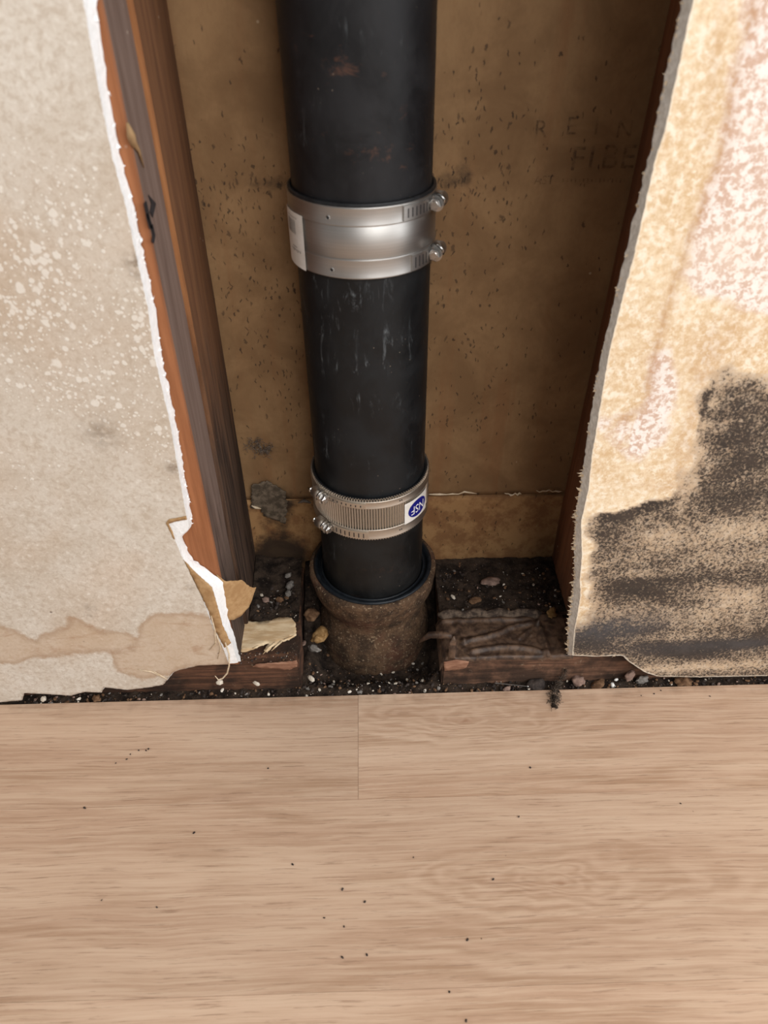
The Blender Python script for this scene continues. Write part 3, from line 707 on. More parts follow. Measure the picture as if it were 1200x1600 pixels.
# ---- back board
YB = 0.169
wb = thing('wall_back', 'brown kraft back of the far wallboard, flecked with black, behind the pipe', 'wall', (0, 0, 0), kind='structure')
def back_sheet(name, x0, x1, z0, z1, y, mat):
    nx, nz = int((x1-x0)/0.006), int((z1-z0)/0.006); V, Fc = [], []
    for j in range(nz+1):
        for i in range(nx+1):
            x = x0+(x1-x0)*i/nx; z = z0+(z1-z0)*j/nz
            jz = z + (0.0012*noise.noise(Vector((x*90, 3, 1))) if j in (0, nz) else 0)
            V.append((x, y+0.0005*fbm(Vector((x*12, z*12, 4))), jz))
    for j in range(nz):
        for i in range(nx):
            k = j*(nx+1)+i; Fc.append((k, k+1, k+nx+2, k+nx+1))
    n = len(V)
    V += [(x0, y+0.012, z0), (x1, y+0.012, z0), (x1, y+0.012, z1), (x0, y+0.012, z1)]
    Fc.append((n+3, n+2, n+1, n)); bot = list(range(nx+1)); topi = [nz*(nx+1)+i for i in range(nx+1)]
    Fc.append(tuple(bot[::-1])+(n, n+1)); Fc.append(tuple(topi)+(n+2, n+3))
    o = obj(name, (V, Fc), mat, wb)
    fk, so = [], []
    for v in V:
        x, z = v[0], v[2]
        def B(px, py, rx, rz): q = at(1, YB, px, py); return math.exp(-((x-q.x)/(rx*0.00055))**2-((z-q.z)/(rz*0.0007))**2)
        f = 0.07 + 0.75*B(350, 300, 70, 40)+0.8*B(420, 285, 60, 14)+0.75*B(715, 285, 40, 26)+0.35*B(760, 300, 70, 60)+0.40*B(410, 490, 60, 90)+0.28*B(360, 400, 60, 90)+0.35*B(740, 540, 60, 26)
        f += 0.22*B(700, 430, 60, 90)+0.25*B(460, 600, 30, 80)+0.22*B(740, 640, 90, 50)+0.25*B(770, 190, 60, 60)+0.2*B(740, 830, 80, 40)
        fk.append(f)
        s = 0.62*B(425, 288, 60, 14)+0.62*B(708, 280, 36, 18)+0.25*B(730, 265, 20, 30)+0.5*B(430, 700, 40, 20)+1.0*B(440, 860, 70, 44)+1.1*B(420, 890, 70, 40)+0.6*B(430, 800, 50, 50)+0.4*B(475, 600, 14, 80)+0.45*B(450, 780, 50, 26)  # soot patches; the upright strip left of the pipe is its painted shadow
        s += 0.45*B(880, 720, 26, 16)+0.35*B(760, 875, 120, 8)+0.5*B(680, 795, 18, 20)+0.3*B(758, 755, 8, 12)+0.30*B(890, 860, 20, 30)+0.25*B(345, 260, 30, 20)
        so.append(s)
    attr(o, 'fleck', fk); attr(o, 'soot_shade', so)
    return o
ZS = 0.1405
back_sheet('upper_panel', -0.20, 0.28, ZS+0.0006, 1.5, YB, BACK)
o = back_sheet('lower_panel', -0.20, 0.28, 0.0, ZS-0.0006, YB-0.0022, BACK2); o['label'] = 'lower strip of board below the horizontal joint'
# loose tufts on the joint, peeled patch, printing
r = random.Random(5)
for a0, a1, dy in ((668, 745, 0), (788, 815, 4), (838, 878, 0)):
    pts = []
    for k in range(9):
        t = k/8; q = at(1, YB-0.004, a0+(a1-a0)*t, 772+dy-6*(a0+(a1-a0)*t-660)/220+r.uniform(-2, 2)); pts.append(q)
    obj('white_paper_tuft', tube(pts, [0.0003]+[0.0006+0.0009*r.random() for _ in range(7)]+[0.0003], 6), FIBRE, wb)
o = sheet('peeled_paper_patch', W3(YB-0.0042, [(392, 758), (420, 752), (447, 768), (449, 800), (446, 818), (430, 812), (412, 806), (408, 796), (393, 793)]), m_simple('grey_brown_scrap', srgb(74, 64, 52), srgb(116, 102, 86), 130, 0.9), wb, 0.0006, jag=0.0022)
o['label'] = 'grey peeled scrap of paper'
p = atl(1, YB-0.005, [(393, 790), (400, 793), (408, 795)]); obj('white_paper_tuft', tube(p, [0.0006, 0.0018, 0.0006], 6), FIBRE, wb)
p = atl(1, YB-0.005, [(466, 786), (475, 782), (486, 786)]); obj('white_paper_tuft', tube(p, [0.0006, 0.0022, 0.0008], 6), LINT, wb)
def print_at(body, px, py, size, sx=1.0):
    vs, fs = text_mesh(body, size); c = at(1, YB-0.0007, px, py)
    return [(c.x+v.x*sx, YB-0.0009, c.z+v.y) for v in vs], fs
lt = [print_at('R', 845, 203, 0.019), print_at('E', 893, 198, 0.019), print_at('I', 932, 198, 0.019), print_at('N', 976, 203, 0.019),
      print_at('F', 902, 250, 0.027), print_at('I', 924, 249, 0.027), print_at('B', 953, 247, 0.027), print_at('E', 981, 247, 0.027), print_at('AST', 850, 282, 0.010)]
r = random.Random(9)
for k in range(16):                                        # row of print too worn to read
    q = at(1, YB-0.0009, 880+k*6.4, 282); w, h = 0.0012, 0.0016*(0.6+r.random()*0.7)
    lt.append(([(q.x-w/2, YB-0.0009, q.z-h), (q.x+w/2, YB-0.0009, q.z-h), (q.x+w/2, YB-0.0009, q.z+h*0.6), (q.x-w/2, YB-0.0009, q.z+h)], [(0, 1, 2, 3)]))
o = obj('faded_print', join(lt), GHOST, wb, False); o['label'] = 'faded dark printed letters'

# ------------------------------------------------------------------ timber
def timber(name, label, x0, x1, y0, y1, z0, z1, mats, pick, bev=0.0008, cuts=60, wob=0.0004):
    root = thing(name, label, 'timber', ((x0+x1)/2, (y0+y1)/2, z0))
    bm = bmesh.new(); box(bm, x0, x1, y0, y1, z0, z1, bev)
    ln = z1-z0 > x1-x0
    for k in range(1, cuts):
        t = k/cuts
        co, no = ((0, 0, z0+(z1-z0)*t), (0, 0, 1)) if ln else ((x0+(x1-x0)*t, 0, 0), (1, 0, 0))
        bmesh.ops.bisect_plane(bm, geom=bm.verts[:]+bm.edges[:]+bm.faces[:], plane_co=co, plane_no=no)
    for v in bm.verts:
        q = v.co*18 if ln else v.co*24
        v.co += Vector((noise.noise(q), noise.noise(q+Vector((7, 0, 0))), 0 if ln else noise.noise(q+Vector((0, 7, 0)))))*wob
    bm.normal_update()
    for f in bm.faces: f.material_index = pick(f.normal)
    o = obj('board', bm, mats, root, False)
    return root
st1 = timber('wall_stud', 'front left stud with orange brown edge and weathered grey side', -0.188, -0.1460, 0.0137, 0.0665, 0.0385, 1.5, [ORANGE, GREYW], lambda n: 1 if n.x > 0.5 else 0)
st2 = timber('wall_stud', 'dark brown back left stud with a thin orange edge, rotten at its foot', -0.185, -0.1425, 0.0675, YB-0.003, 0.0385, 1.5, [EDGEW, BROWNW], lambda n: 1 if n.x > 0.5 else 0)
st3 = timber('wall_stud', 'red brown right stud in shade behind the mouldy board', 0.222, 0.262, 0.0137, YB-0.003, 0.0385, 1.5, [REDW], lambda n: 0)
for ch in st3.children:
    for v in ch.data.vertices: v.co.x += 0.019*max(0.0, v.co.z-0.09)
# splinter curling off the front left stud, stamp of black ink on its grey side
X1 = -0.1460
def XA(x, l): return atl(0, x, l)
p = XA(X1+0.0012, [(199, 192), (205, 212), (208, 222), (217, 236), (225, 262)])
obj('peeling_splinter', tube(p, [0.0008, 0.0028, 0.0024, 0.0012, 0.0004], 6), m_simple('pale_splinter', srgb(132, 104, 72), srgb(158, 128, 92), 80), st1)
def flat_x(name, polys, x, mat, parent):
    V, Fc = [], []
    for pl in polys:
        b = len(V); q = [at(0, x, a, c) for a, c in pl]; V += q; V += [v-Vector((0.0003, 0, 0)) for v in q]; n = len(q)
        Fc.append(tuple(b+i for i in range(n)))
        for i in range(n): Fc.append((b+i, b+n+i, b+n+(i+1) % n, b+(i+1) % n))
    return obj(name, (V, Fc), mat, parent, False)
o = flat_x('ink_stamp', [[(232, 304), (244, 318), (239, 340), (235, 332), (237, 318)], [(225, 318), (229, 314), (236, 345), (240, 356), (236, 358), (230, 340)], [(235, 352), (239, 350), (243, 368), (241, 380), (237, 378), (239, 366)], [(228, 335), (231, 333), (236, 356), (234, 358)]], X1+0.0008, INK, st1)
o['label'] = 'smudged black stamp'

def plate(name, label, x0, x1, y0, y1, mat, z1=0.038, wob=0.0012):
    root = timber(name, label, x0, x1, y0, y1, -0.0115, z1, [mat], lambda n: 0, 0.0018, 70, wob)
    return root
pl1 = plate('sole_plate', 'front left sole plate, rotten, under the torn pale paper', -0.60, -0.083, 0.0137, 0.072, PLATE)
pl2 = plate('sole_plate', 'back left sole plate black with dirt, foot of the dark brown stud', -0.60, -0.085, 0.0765, YB-0.004, PLATE, 0.0375)
pl3 = plate('sole_plate', 'front right sole plate carrying the wrinkled brown membrane', 0.0735, 0.62, 0.0137, 0.071, PLATER)
pl4 = plate('sole_plate', 'back right sole plate covered in black dirt', 0.0745, 0.62, 0.0765, YB-0.004, PLATER, 0.0375)
# bare broken wood on the front edges
def patch_y(name, pl, y, mat, parent, thick=0.0012):
    return sheet(name, W3(y, pl), mat, parent, thick, jag=0.0006)
o = patch_y('bare_wood_scar', [(693, 1034), (712, 1030), (733, 1033), (728, 1042), (712, 1046), (695, 1047)], 0.0118, FRESH, pl3); o['label'] = 'pinkish bare wood scar'
o = patch_y('bare_wood_scar', [(436, 1034), (464, 1031), (465, 1040), (452, 1046), (420, 1044), (395, 1041), (400, 1037)], 0.0118, FRESH, pl1); o['label'] = 'orange bare wood scar'
# pale torn sheet lying on the front left plate
tp = thing('torn_paper', 'pale tan torn paper lying on the front left sole plate beside the hub', 'paper', tuple(at(2, 0.039, 410, 1020)))
zt = 0.0412
lay = [(356, 967), (372, 966), (392, 973), (415, 972), (436, 966), (455, 966), (461, 974), (463, 992), (452, 1001), (436, 1004), (425, 1012), (417, 1020), (413, 1017), (420, 1006), (408, 1010), (390, 1017), (377, 1020), (368, 998)]
sheet('sheet', [at(2, zt, a, b) for a, b in lay], KRAFTL, tp, 0.0014, jag=0.0012, step=0.005)
for l in ([(430, 1004), (420, 1012), (411, 1022)], [(440, 1002), (431, 1010), (424, 1017)], [(395, 1014), (402, 1010), (414, 1006)], [(444, 1000), (455, 996), (462, 990)]):
    p = [at(2, zt+0.001, a, b) for a, b in l]; obj('fibre', tube(p, [0.0014, 0.0011, 0.0003], 5), KRAFTL, tp)

# wrinkled membrane on the front right plate
mem = thing('membrane', 'wrinkled dark brown membrane crumpled over the front right sole plate', 'membrane', tuple(at(2, 0.0395, 780, 1010)))
def mpx(l): return [(lambda q: (q.x, q.y))(at(2, 0.041, 660+a/4.615, 860+b/4.615)) for a, b in l]
ridges = [(mpx([(300, 650), (400, 628), (480, 612), (560, 585), (620, 555), (700, 532), (830, 512)]), 0.0042, 0.0026),
          (mpx([(360, 722), (460, 700), (580, 688), (700, 692), (800, 706), (905, 735)]), 0.0036, 0.0024),
          (mpx([(700, 630), (770, 570), (835, 520)]), 0.0028, 0.0018), (mpx([(780, 610), (815, 560), (838, 525)]), 0.0024, 0.0014), (mpx([(842, 525), (870, 600), (895, 690), (905, 735)]), 0.0046, 0.0026),
          (mpx([(200, 780), (225, 700), (232, 625)]), 0.005, 0.0028), (mpx([(120, 505), (300, 498), (500, 492), (790, 490)]), 0.003, 0.0024), (mpx([(250, 530), (280, 600), (300, 660)]), 0.003, 0.0022),
          (mpx([(420, 770), (600, 760), (800, 775), (930, 762)]), 0.0025, 0.003)]
x0, x1, y0, y1 = 0.0728, 0.215, 0.0142, 0.0735; nx, ny = 118, 52; V, Fc = [], []
for j in range(ny+1):
    for i in range(nx+1):
        x = x0+(x1-x0)*i/nx; y = y0+(y1-y0)*j/ny
        h = 0.0402+0.0008*fbm(Vector((x*60, y*60, 2)))+0.0004*noise.noise(Vector((x*240, y*240, 2)))
        for ln, hh, ww in ridges:
            d = seg_dist(ln, x, y); h += 0.62*hh*math.exp(-(d/(ww*1.1))**2) - 0.2*hh*math.exp(-((d-ww*2.2)/ww)**2)
        if i < 6: h -= (6-i)**2*0.0004; x -= 0.0004*(6-i)
        yy = y
        if j == 0: h -= 0.006; yy = 0.0128
        if j == 1: yy = 0.0134
        V.append((x, yy+(0.0007*noise.noise(Vector((x*80, 1, 1))) if j < 2 else 0), max(h, 0.0392) if j > 0 and i > 3 else h))
for j in range(ny):
    for i in range(nx):
        k = j*(nx+1)+i; Fc.append((k, k+1, k+nx+2, k+nx+1))
o = obj('sheet', (V, Fc), MEMB, mem)
p = atl(1, 0.012, [(701, 1028), (702, 1015), (707, 1000), (711, 994)])
sheet('flap', [at(1, 0.0125, 700, 1031), at(1, 0.0122, 711, 1029), at(1, 0.016, 713, 1000), at(1, 0.018, 709, 994), at(1, 0.014, 702, 1006)], MEMB, mem, 0.0008)
p = [at(1, 0.04, 655, 1003), at(1, 0.04, 672, 992), at(1, 0.035, 690, 992), at(1, 0.03, 706, 994)]
obj('rolled_edge', tube(p, [0.0015, 0.004, 0.0045, 0.003], 8), MEMB, mem)

# ------------------------------------------------------------------ soil stack
LX, LY, YP = -0.00453, 0.00602, 0.11725
ax = lambda z: (LX*z, YP+LY*z)
def pipe(name, label, r, z0, z1, mat, bump=0.0):
    root = thing(name, label, 'pipe', (*ax(z0), z0))
    prof = [(r-0.005, z0), (r-0.0006, z0), (r, z0+0.0006)]
    n = max(2, int((z1-z0)/0.012)); prof += [(r, z0+0.0006+(z1-z0-0.0012)*k/n) for k in range(1, n)] + [(r, z1-0.0006), (r-0.0006, z1), (r-0.005, z1)]
    d = (lambda a, z, rr: bump*fbm(Vector((math.cos(a)*3, math.sin(a)*3, z*40)))) if bump else None
    obj('barrel', lathe(prof, 128, ax, d, closed=True), mat, root)
    return root
RP = 0.056
pu = pipe('soil_pipe', 'upper black iron pipe with rust marks, above the wide smooth coupling', 0.0556, 0.4745, 1.5, PIPEU, 0.0003)
pm = pipe('soil_pipe', 'middle black pipe with pale scuffs between the two couplings', RP, 0.2015, 0.4695, PIPEM)
pl_ = pipe('soil_pipe', 'short black pipe stub rising from the rusty hub', RP, 0.068, 0.198, PIPEL)

hub = thing('pipe_hub', 'rusty cast iron hub with black rubber gasket between the sole plates', 'hub', (*ax(0), -0.0495))
def hub_d(a, z, r): return 0.0009*fbm(Vector((math.cos(a)*4, math.sin(a)*4, z*55)), 5)
prof = [(0.058, 0.045), (0.0625, 0.076), (0.0635, 0.0845), (0.0655, 0.0868), (0.0695, 0.0872), (0.0722, 0.0855), (0.0727, 0.081), (0.0715, 0.074), (0.0700, 0.066), (0.0680, 0.058), (0.0650, 0.050), (0.0612, 0.043), (0.0590, 0.036),
        (0.0583, 0.030), (0.0592, 0.022), (0.0620, 0.015), (0.0645, 0.008), (0.0662, 0.000), (0.0672, -0.012), (0.0668, -0.030), (0.0668, -0.0495), (0.03, -0.0495)]
obj('casting', lathe(prof, 160, ax, hub_d), IRON, hub)
gp = [(0.0562, 0.071), (0.0564, 0.0845), (0.0575, 0.0865), (0.0588, 0.0868), (0.0598, 0.0850), (0.0604, 0.0835), (0.0612, 0.0845), (0.0622, 0.0872), (0.0640, 0.0892), (0.0660, 0.0893), (0.0674, 0.0880), (0.0672, 0.0862), (0.0630, 0.0852), (0.0620, 0.080)]
o = obj('rubber_gasket', lathe(gp, 128, ax), RUBBERB, hub); o['label'] = 'black ribbed rubber gasket'

def cyl_pt(a, r, z): cx, cy = ax(z); return Vector((cx+r*math.cos(a), cy+r*math.sin(a), z))
def patch(a0, a1, z0, z1, r, na=24, nz=2, rr=0.0):
    V, Fc = [], []
    for j in range(nz+1):
        for i in range(na+1):
            V.append(cyl_pt(a0+(a1-a0)*i/na, r, z0+(z1-z0)*j/nz))
    for j in range(nz):
        for i in range(na):
            k = j*(na+1)+i; Fc.append((k, k+1, k+na+2, k+na+1))
    return V, Fc
def slab(a0, a1, z0, z1, r0, r1, na=16):
    V, Fc = [], []
    for i in range(na+1):
        a = a0+(a1-a0)*i/na
        V += [cyl_pt(a, r0, z0), cyl_pt(a, r1, z0), cyl_pt(a, r1, z1), cyl_pt(a, r0, z1)]
    for i in range(na):
        for k in range(4):
            Fc.append((i*4+k, i*4+(k+1) % 4, (i+1)*4+(k+1) % 4, (i+1)*4+k))
    Fc += [(3, 2, 1, 0), (na*4, na*4+1, na*4+2, na*4+3)]
    return V, Fc
def band_prof(z0, z1, r):
    e = 0.0004
    return [(r-0.0004, z0+0.0002), (r+0.0001, z0), (r+0.0006, z0+0.0003), (r+0.0006, z0+0.0012), (r+0.0004, z0+0.0016), (r+0.0004, z1-0.0016), (r+0.0006, z1-0.0012), (r+0.0006, z1-0.0003), (r+0.0001, z1), (r-0.0004, z1-0.0002)]
def cyl_between(p0, p1, r0, r1=None, n=16, cap=True):
    r1 = r0 if r1 is None else r1
    return tube([p0, p1], [r0, r1], n)
def clamp_screw(band, z, th, sgn, r, steel):
    """worm screw lying along the tangent at angle th; head looks along sgn * tangent"""
    cx, cy = ax(z); rad = Vector((math.cos(th), math.sin(th), 0)); tan = Vector((-math.sin(th), math.cos(th), 0))*sgn
    C0 = Vector((cx, cy, z))+rad*(r+0.0054); up = Vector((0, 0, 1))
    # housing: arched saddle over the screw
    V, Fc = [], []; n = 9; L = 0.0068
    for s in (-L, L*0.75):
        for k in range(n):
            an = PI*k/(n-1); V.append(C0+tan*(s-0.003)+up*math.cos(an)*0.0058+rad*(math.sin(an)*0.0046 if 0 < k < n-1 else -0.0044))
    for k in range(n-1): Fc.append((k, k+1, n+k+1, n+k))
    Fc += [tuple(range(n-1, -1, -1)), tuple(range(n, 2*n))]; Fc.append((0, n, 2*n-1, n-1))
    obj('screw_housing', (V, Fc), steel, band)
    sc = []
    p0 = C0-tan*0.013; p1 = C0+tan*0.0045
    th_p = [p0+(p1-p0)*k/24 for k in range(25)]; th_r = [0.0026 if k % 2 else 0.0032 for k in range(25)]
    sc.append(tube(th_p, th_r, 14))
    sc.append(tube([p1, p1+tan*0.0010, p1+tan*0.0011], [0.0056, 0.0060, 0.0036], 18))                 # flange
    hx = tube([p1+tan*0.001, p1+tan*0.0046, p1+tan*0.0052], [0.0050, 0.0050, 0.0042], 6); sc.append(hx)   # hex
    sc.append(tube([p1+tan*0.0051, p1+tan*0.0056], [0.0032, 0.0027], 14))
    obj('clamp_screw', join(sc), ZINC, band, False)
    obj('screw_bridge', tube([C0-tan*0.0005+up*0.0046-rad*0.003, C0+tan*0.002+up*0.0062+rad*0.001, C0+tan*0.002+up*0.003+rad*0.0052, C0+tan*0.0015-up*0.001+rad*0.0052], [0.0010, 0.0012, 0.0013, 0.0010], 8), ZINC, band)
def tail(band, z0, z1, th, sgn, r, span, n, steel):
    a0 = th+sgn*0.10; a1 = th+sgn*span
    lo, hi = min(a0, a1), max(a0, a1)
    obj('band_tail', slab(lo, hi, z0+0.0016, z1-0.0016, r, r+0.0015, 24), steel, band, False)
    sl = []
    for k in range(n):
        a = a0+(a1-a0)*(k+0.5)/n*0.92+sgn*0.01
        V, Fc = slab(a-0.008, a+0.008, z0+0.0034, z1-0.0036, r+0.0010, r+0.0017, 2)
        sl.append(([v+Vector((0, 0, 0)) for v in V], Fc))
    o = obj('slots', join(sl), INK, band, False); o['kind'] = 'stuff'

# ---- upper coupling: smooth shield, screws on the right, label on the left
ZA0, ZA1 = 0.4436, 0.4975
cu = thing('pipe_coupling', 'wide smooth stainless coupling on the upper pipe joint with two screws on the right', 'coupling', (*ax(ZA0), ZA0))
sp = [(0.0562, ZA0-0.0008), (0.0584, ZA0-0.0008), (0.0588, ZA0), (0.0588, ZA1), (0.0590, ZA1+0.0018), (0.0584, ZA1+0.0024), (0.0562, ZA1+0.0024)]
obj('rubber_sleeve', lathe(sp, 128, ax, closed=True), RUBBER, cu)
RS = 0.0592
obj('shield', lathe([(RS-0.0004, ZA0), (RS, ZA0), (RS, ZA1), (RS-0.0004, ZA1)], 160, ax, closed=True), STEEL, cu)
TH1 = -0.42
for z0, z1, th in ((0.4836, 0.4975, TH1), (0.4437, 0.4590, TH1+0.02)):
    b = obj('clamp_band', lathe(band_prof(z0, z1, RS), 160, ax), STEEL, cu)
    clamp_screw(b, (z0+z1)/2+0.0005, th, -1, RS, STEEL)
    tail(b, z0, z1, th, -1, RS+0.0004, 0.62 if z0 > 0.46 else 0.50, 7 if z0 > 0.46 else 5, STEEL)
for px, py in ((512, 340), (519, 421)):
    q = at(1, YP-RS*0.86, px, py); a = math.atan2(q.y-YP-LY*q.z, q.x-LX*q.z); rr = RS+0.0006
    c = cyl_pt(a, rr, q.z); t = Vector((-math.sin(a), math.cos(a), 0)); V = []
    o = obj('rivet', join([tube([c-t*0+Vector((math.cos(k*PI/8)*t.x*0.0016, math.cos(k*PI/8)*t.y*0.0016, math.sin(k*PI/8)*0.0016)) for k in range(17)], 0.00035, 6)]), STEEL, cu)
    nr = Vector((math.cos(a), math.sin(a), 0))
    obj('rivet_hole', tube([c-nr*0.0004, c+nr*0.0002], 0.0012, 14), INK, o)
al = math.radians(-90-68); al1 = math.radians(-90-50.5)
q0 = math.radians(-176); q1 = math.radians(-139.5)
lab = obj('paper_label', patch(q0, q1, 0.4432, 0.4858, RS+0.0014, 20, 4), LABELW, cu); lab['label'] = 'white paper label with a bar code'
V = []
r = random.Random(3); bars = []; a = math.radians(-166)
while a < math.radians(-150):
    w = math.radians(r.choice((0.5, 0.8, 1.3))); bars.append(patch(a, a+w, 0.4688, 0.4795, RS+0.0016, 2, 1)); a += w+math.radians(r.choice((0.6, 0.9)))
obj('bar_code', join(bars), GREYINK, lab, False)['kind'] = 'stuff'
mk = [patch(math.radians(-164+k*2.2), math.radians(-163+k*2.2), 0.4812, 0.4822, RS+0.0016, 2, 1) for k in range(8)]
mk += [patch(math.radians(-160+k*2.0), math.radians(-158.8+k*2.0), 0.4560-(k % 3)*0.0006, 0.4572, RS+0.0016, 2, 1) for k in range(8)] + [patch(math.radians(-158), math.radians(-150), 0.4585, 0.4592, RS+0.0016, 4, 1)]
obj('small_print', join(mk[:8]), GREYINK, lab, False)['kind'] = 'stuff'; obj('small_print', join(mk[8:]), GREYINK, lab, False)['kind'] = 'stuff'

# ---- lower coupling: corrugated shield, screws on the left, round emblem on the right
ZB0, ZB1 = 0.1748, 0.2245
cw = thing('pipe_coupling', 'narrow corrugated stainless coupling near the hub with two screws on the left', 'coupling', (*ax(ZB0), ZB0))
sp = [(0.0562, ZB0-0.001), (0.0586, ZB0-0.001), (0.0589, ZB0), (0.0589, ZB1-0.001), (0.0588, ZB1+0.0004), (0.0562, ZB1+0.0004)]
obj('rubber_sleeve', lathe(sp, 128, ax, closed=True), RUBBER, cw)
NR = 136
def cor(a, z, r): return 0.0010*math.sin(a*NR)
R2 = 0.0597
obj('corrugated_shield', lathe([(R2, ZB0-0.0008), (R2, ZB0+0.012), (R2, (ZB0+ZB1)/2), (R2, ZB1-0.010), (R2, ZB1+0.0010)], NR*8, ax, cor), STEEL2, cw)
# second layer edge: the corrugated edge seen along the lower band
TH2 = math.radians(221)
for z0, z1, th in ((0.2143, 0.2233, TH2), (0.1752, 0.1876, TH2+0.03)):
    b = obj('clamp_band', lathe(band_prof(z0, z1, R2+0.0009), 160, ax), STEEL2, cw)
    clamp_screw(b, (z0+z1)/2, th, 1, R2+0.0009, STEEL2)
    tail(b, z0, z1, th, 1, R2+0.0013, 0.78, 8, STEEL2)
    for a in (-62, -60):
        c0 = cyl_pt(math.radians(a), R2+0.0015, (z0+z1)/2); nr = Vector((math.cos(math.radians(a)), math.sin(math.radians(a)), 0))
        obj('punched_dimple', tube([c0-nr*0.0003, c0+nr*0.0002], 0.0007, 8), INK, b)
e0, e1 = math.radians(-57), math.radians(-23); ZL0, ZL1 = 0.1858, 0.2118
lab = obj('sticker', patch(e0, e1, ZL0, ZL1, R2+0.0018, 24, 2), LABELW, cw); lab['label'] = 'white sticker with a navy round emblem'
ac = (e0+e1)/2+0.01; zc = (ZL0+ZL1)/2; RL = R2+0.0020; ea, ez = 0.0143/RL, 0.0104
V = [cyl_pt(ac, RL, zc)]; n = 40
for ring in (0.5, 1.0):
    V += [cyl_pt(ac+ea*ring*math.cos(2*PI*k/n), RL, zc+ez*ring*math.sin(2*PI*k/n)) for k in range(n)]
Fc = [(0, 1+k, 1+(k+1) % n) for k in range(n)] + [(1+k, 1+n+k, 1+n+(k+1) % n, 1+(k+1) % n) for k in range(n)]
obj('emblem_disc', (V, Fc), BLUE, lab)
vs, fs = text_mesh('NSF', 0.0125)
obj('emblem_letters', ([cyl_pt(ac-v.x*1.0/RL, RL+0.0002, zc-v.y*1.15) for v in vs], fs), WHITE, lab, False)

# ------------------------------------------------------------------ dirt and rubble
def zgap(x, y): return -0.0045
d1 = dirt_sheet('dirt', -1.05, 1.05, YF+0.0004, 0.0135, zgap, 0.0022, 1.0); tag(d1, 'black gritty dirt filling the narrow gap along the floor edge', 'dirt', kind='stuff')
def zmid(x, y):
    d = math.hypot(x, y-YP)
    e = min(sm(0.045, 0.012, y)+sm(0.056, 0.078, abs(x)), 1)
    z = -0.034+0.028*e+0.010*noise.noise(Vector((x*34, y*34, 3)))*sm(0.014, 0.03, y)
    return z+0.022*sm(0.115, 0.165, y)+0.03*sm(0.06, 0.12, y)
d2 = dirt_sheet('dirt', -0.0825, 0.0735, 0.0125, 0.165, zmid, 0.0022, 2.0); tag(d2, 'brown black dirt heaped around the foot of the rusty hub', 'dirt', kind='stuff')
d3 = dirt_sheet('dirt', -0.1415, -0.086, 0.0705, 0.165, lambda x, y: 0.0405+0.012*sm(0.10, 0.165, y)+0.006*math.exp(-((x+0.14)/0.012)**2), 0.002, 3.0); tag(d3, 'black dirt heaped on the back left sole plate', 'dirt', kind='stuff')
d4 = dirt_sheet('dirt', 0.0755, 0.2215, 0.078, 0.165, lambda x, y: 0.0395+0.004*sm(0.12, 0.165, y), 0.0024, 4.0); tag(d4, 'black dirt spread over the back right sole plate', 'dirt', kind='stuff')
# grit nobody could count, one object per patch
def grit(label, n, samp, rmin, rmax, mats, seed):
    r = random.Random(seed); tops = {}
    for i in range(n):
        c = samp(r); rad = rmin+(rmax-rmin)*r.random()**3
        tops.setdefault(r.randrange(len(mats)), []).append(rock(c, rad, seed*1000+i, 0.7, 1))
    V, Fc, mi = [], [], []
    for k, l in tops.items():
        v, f = join(l); b = len(V); V += v; Fc += [tuple(i+b for i in q) for q in f]; mi += [k]*len(f)
    o = obj('grit', (V, Fc), mats, None, False); o.data.polygons.foreach_set('material_index', mi)
    tag(o, label, 'grit', kind='stuff')
GM = [STONES[4]]*7+[STONES[6]]*3+[STONES[3], STONES[0], STONES[1]]
grit('fine grit along the gap at the floor edge', 620, lambda r: (r.uniform(-0.42, 0.44), r.uniform(0.0, 0.0125), -0.0035+r.random()*0.0015), 0.0005, 0.0024, GM, 11)
grit('grit around the foot of the rusty hub', 420, lambda r: (lambda x, y: (x, y, zmid(x, y)+0.001))(r.uniform(-0.08, 0.071), r.choice((r.uniform(0.013, 0.06), r.uniform(0.013, 0.15)))), 0.0005, 0.0024, GM, 12)
grit('grit on the back left sole plate', 170, lambda r: (r.uniform(-0.139, -0.088), r.uniform(0.074, 0.16), 0.0425+r.random()*0.003), 0.0006, 0.003, GM, 13)
grit('grit on the back right sole plate', 260, lambda r: (r.uniform(0.078, 0.218), r.uniform(0.08, 0.16), 0.0415+r.random()*0.001), 0.0005, 0.0022, GM, 14)
grit('grit on the front edge of the left sole plate', 80, lambda r: (r.uniform(-0.15, -0.086), r.uniform(0.015, 0.03), 0.0385), 0.0005, 0.0018, GM, 15)
# single stones and lumps one could pick up
def lump(name, label, px, py, ax_, v, rad, mat, seed, flat=0.7, cat='stone', jag=0.35):
    c = at(ax_, v, px, py)
    o = obj(name, rock(c, rad, seed, flat, 3, jag), mat, None, True, origin=c-Vector((0, 0, rad*flat)))
    return tag(o, label, cat)
lump('rubble_stone', 'mossy ochre brown stone wedged left of the hub', 500, 992, 2, 0.022, 0.0095, STONES[2], 21)
lump('rubble_stone', 'rusty brown lump above the ochre stone, beside the hub', 487, 960, 2, 0.026, 0.0085, STONES[6], 22)
lump('rubble_stone', 'crumbly pale grey chip below the ochre stone', 490, 1013, 2, 0.012, 0.0050, STONES[3], 23, jag=0.6)
lump('rubble_stone', 'pinkish flake at the end of the front left sole plate', 474, 1005, 2, 0.010, 0.0036, STONES[0], 24, 0.4)
lump('rubble_stone', 'small cream pebble on the dirt left of the hub foot', 486, 1060, 2, 0.002, 0.0036, STONES[1], 25)
lump('rubble_stone', 'round white pebble in the gap by the floor edge', 957, 1071, 1, 0.006, 0.0033, STONES[5], 26, 0.95, 'pebble', 0.06)
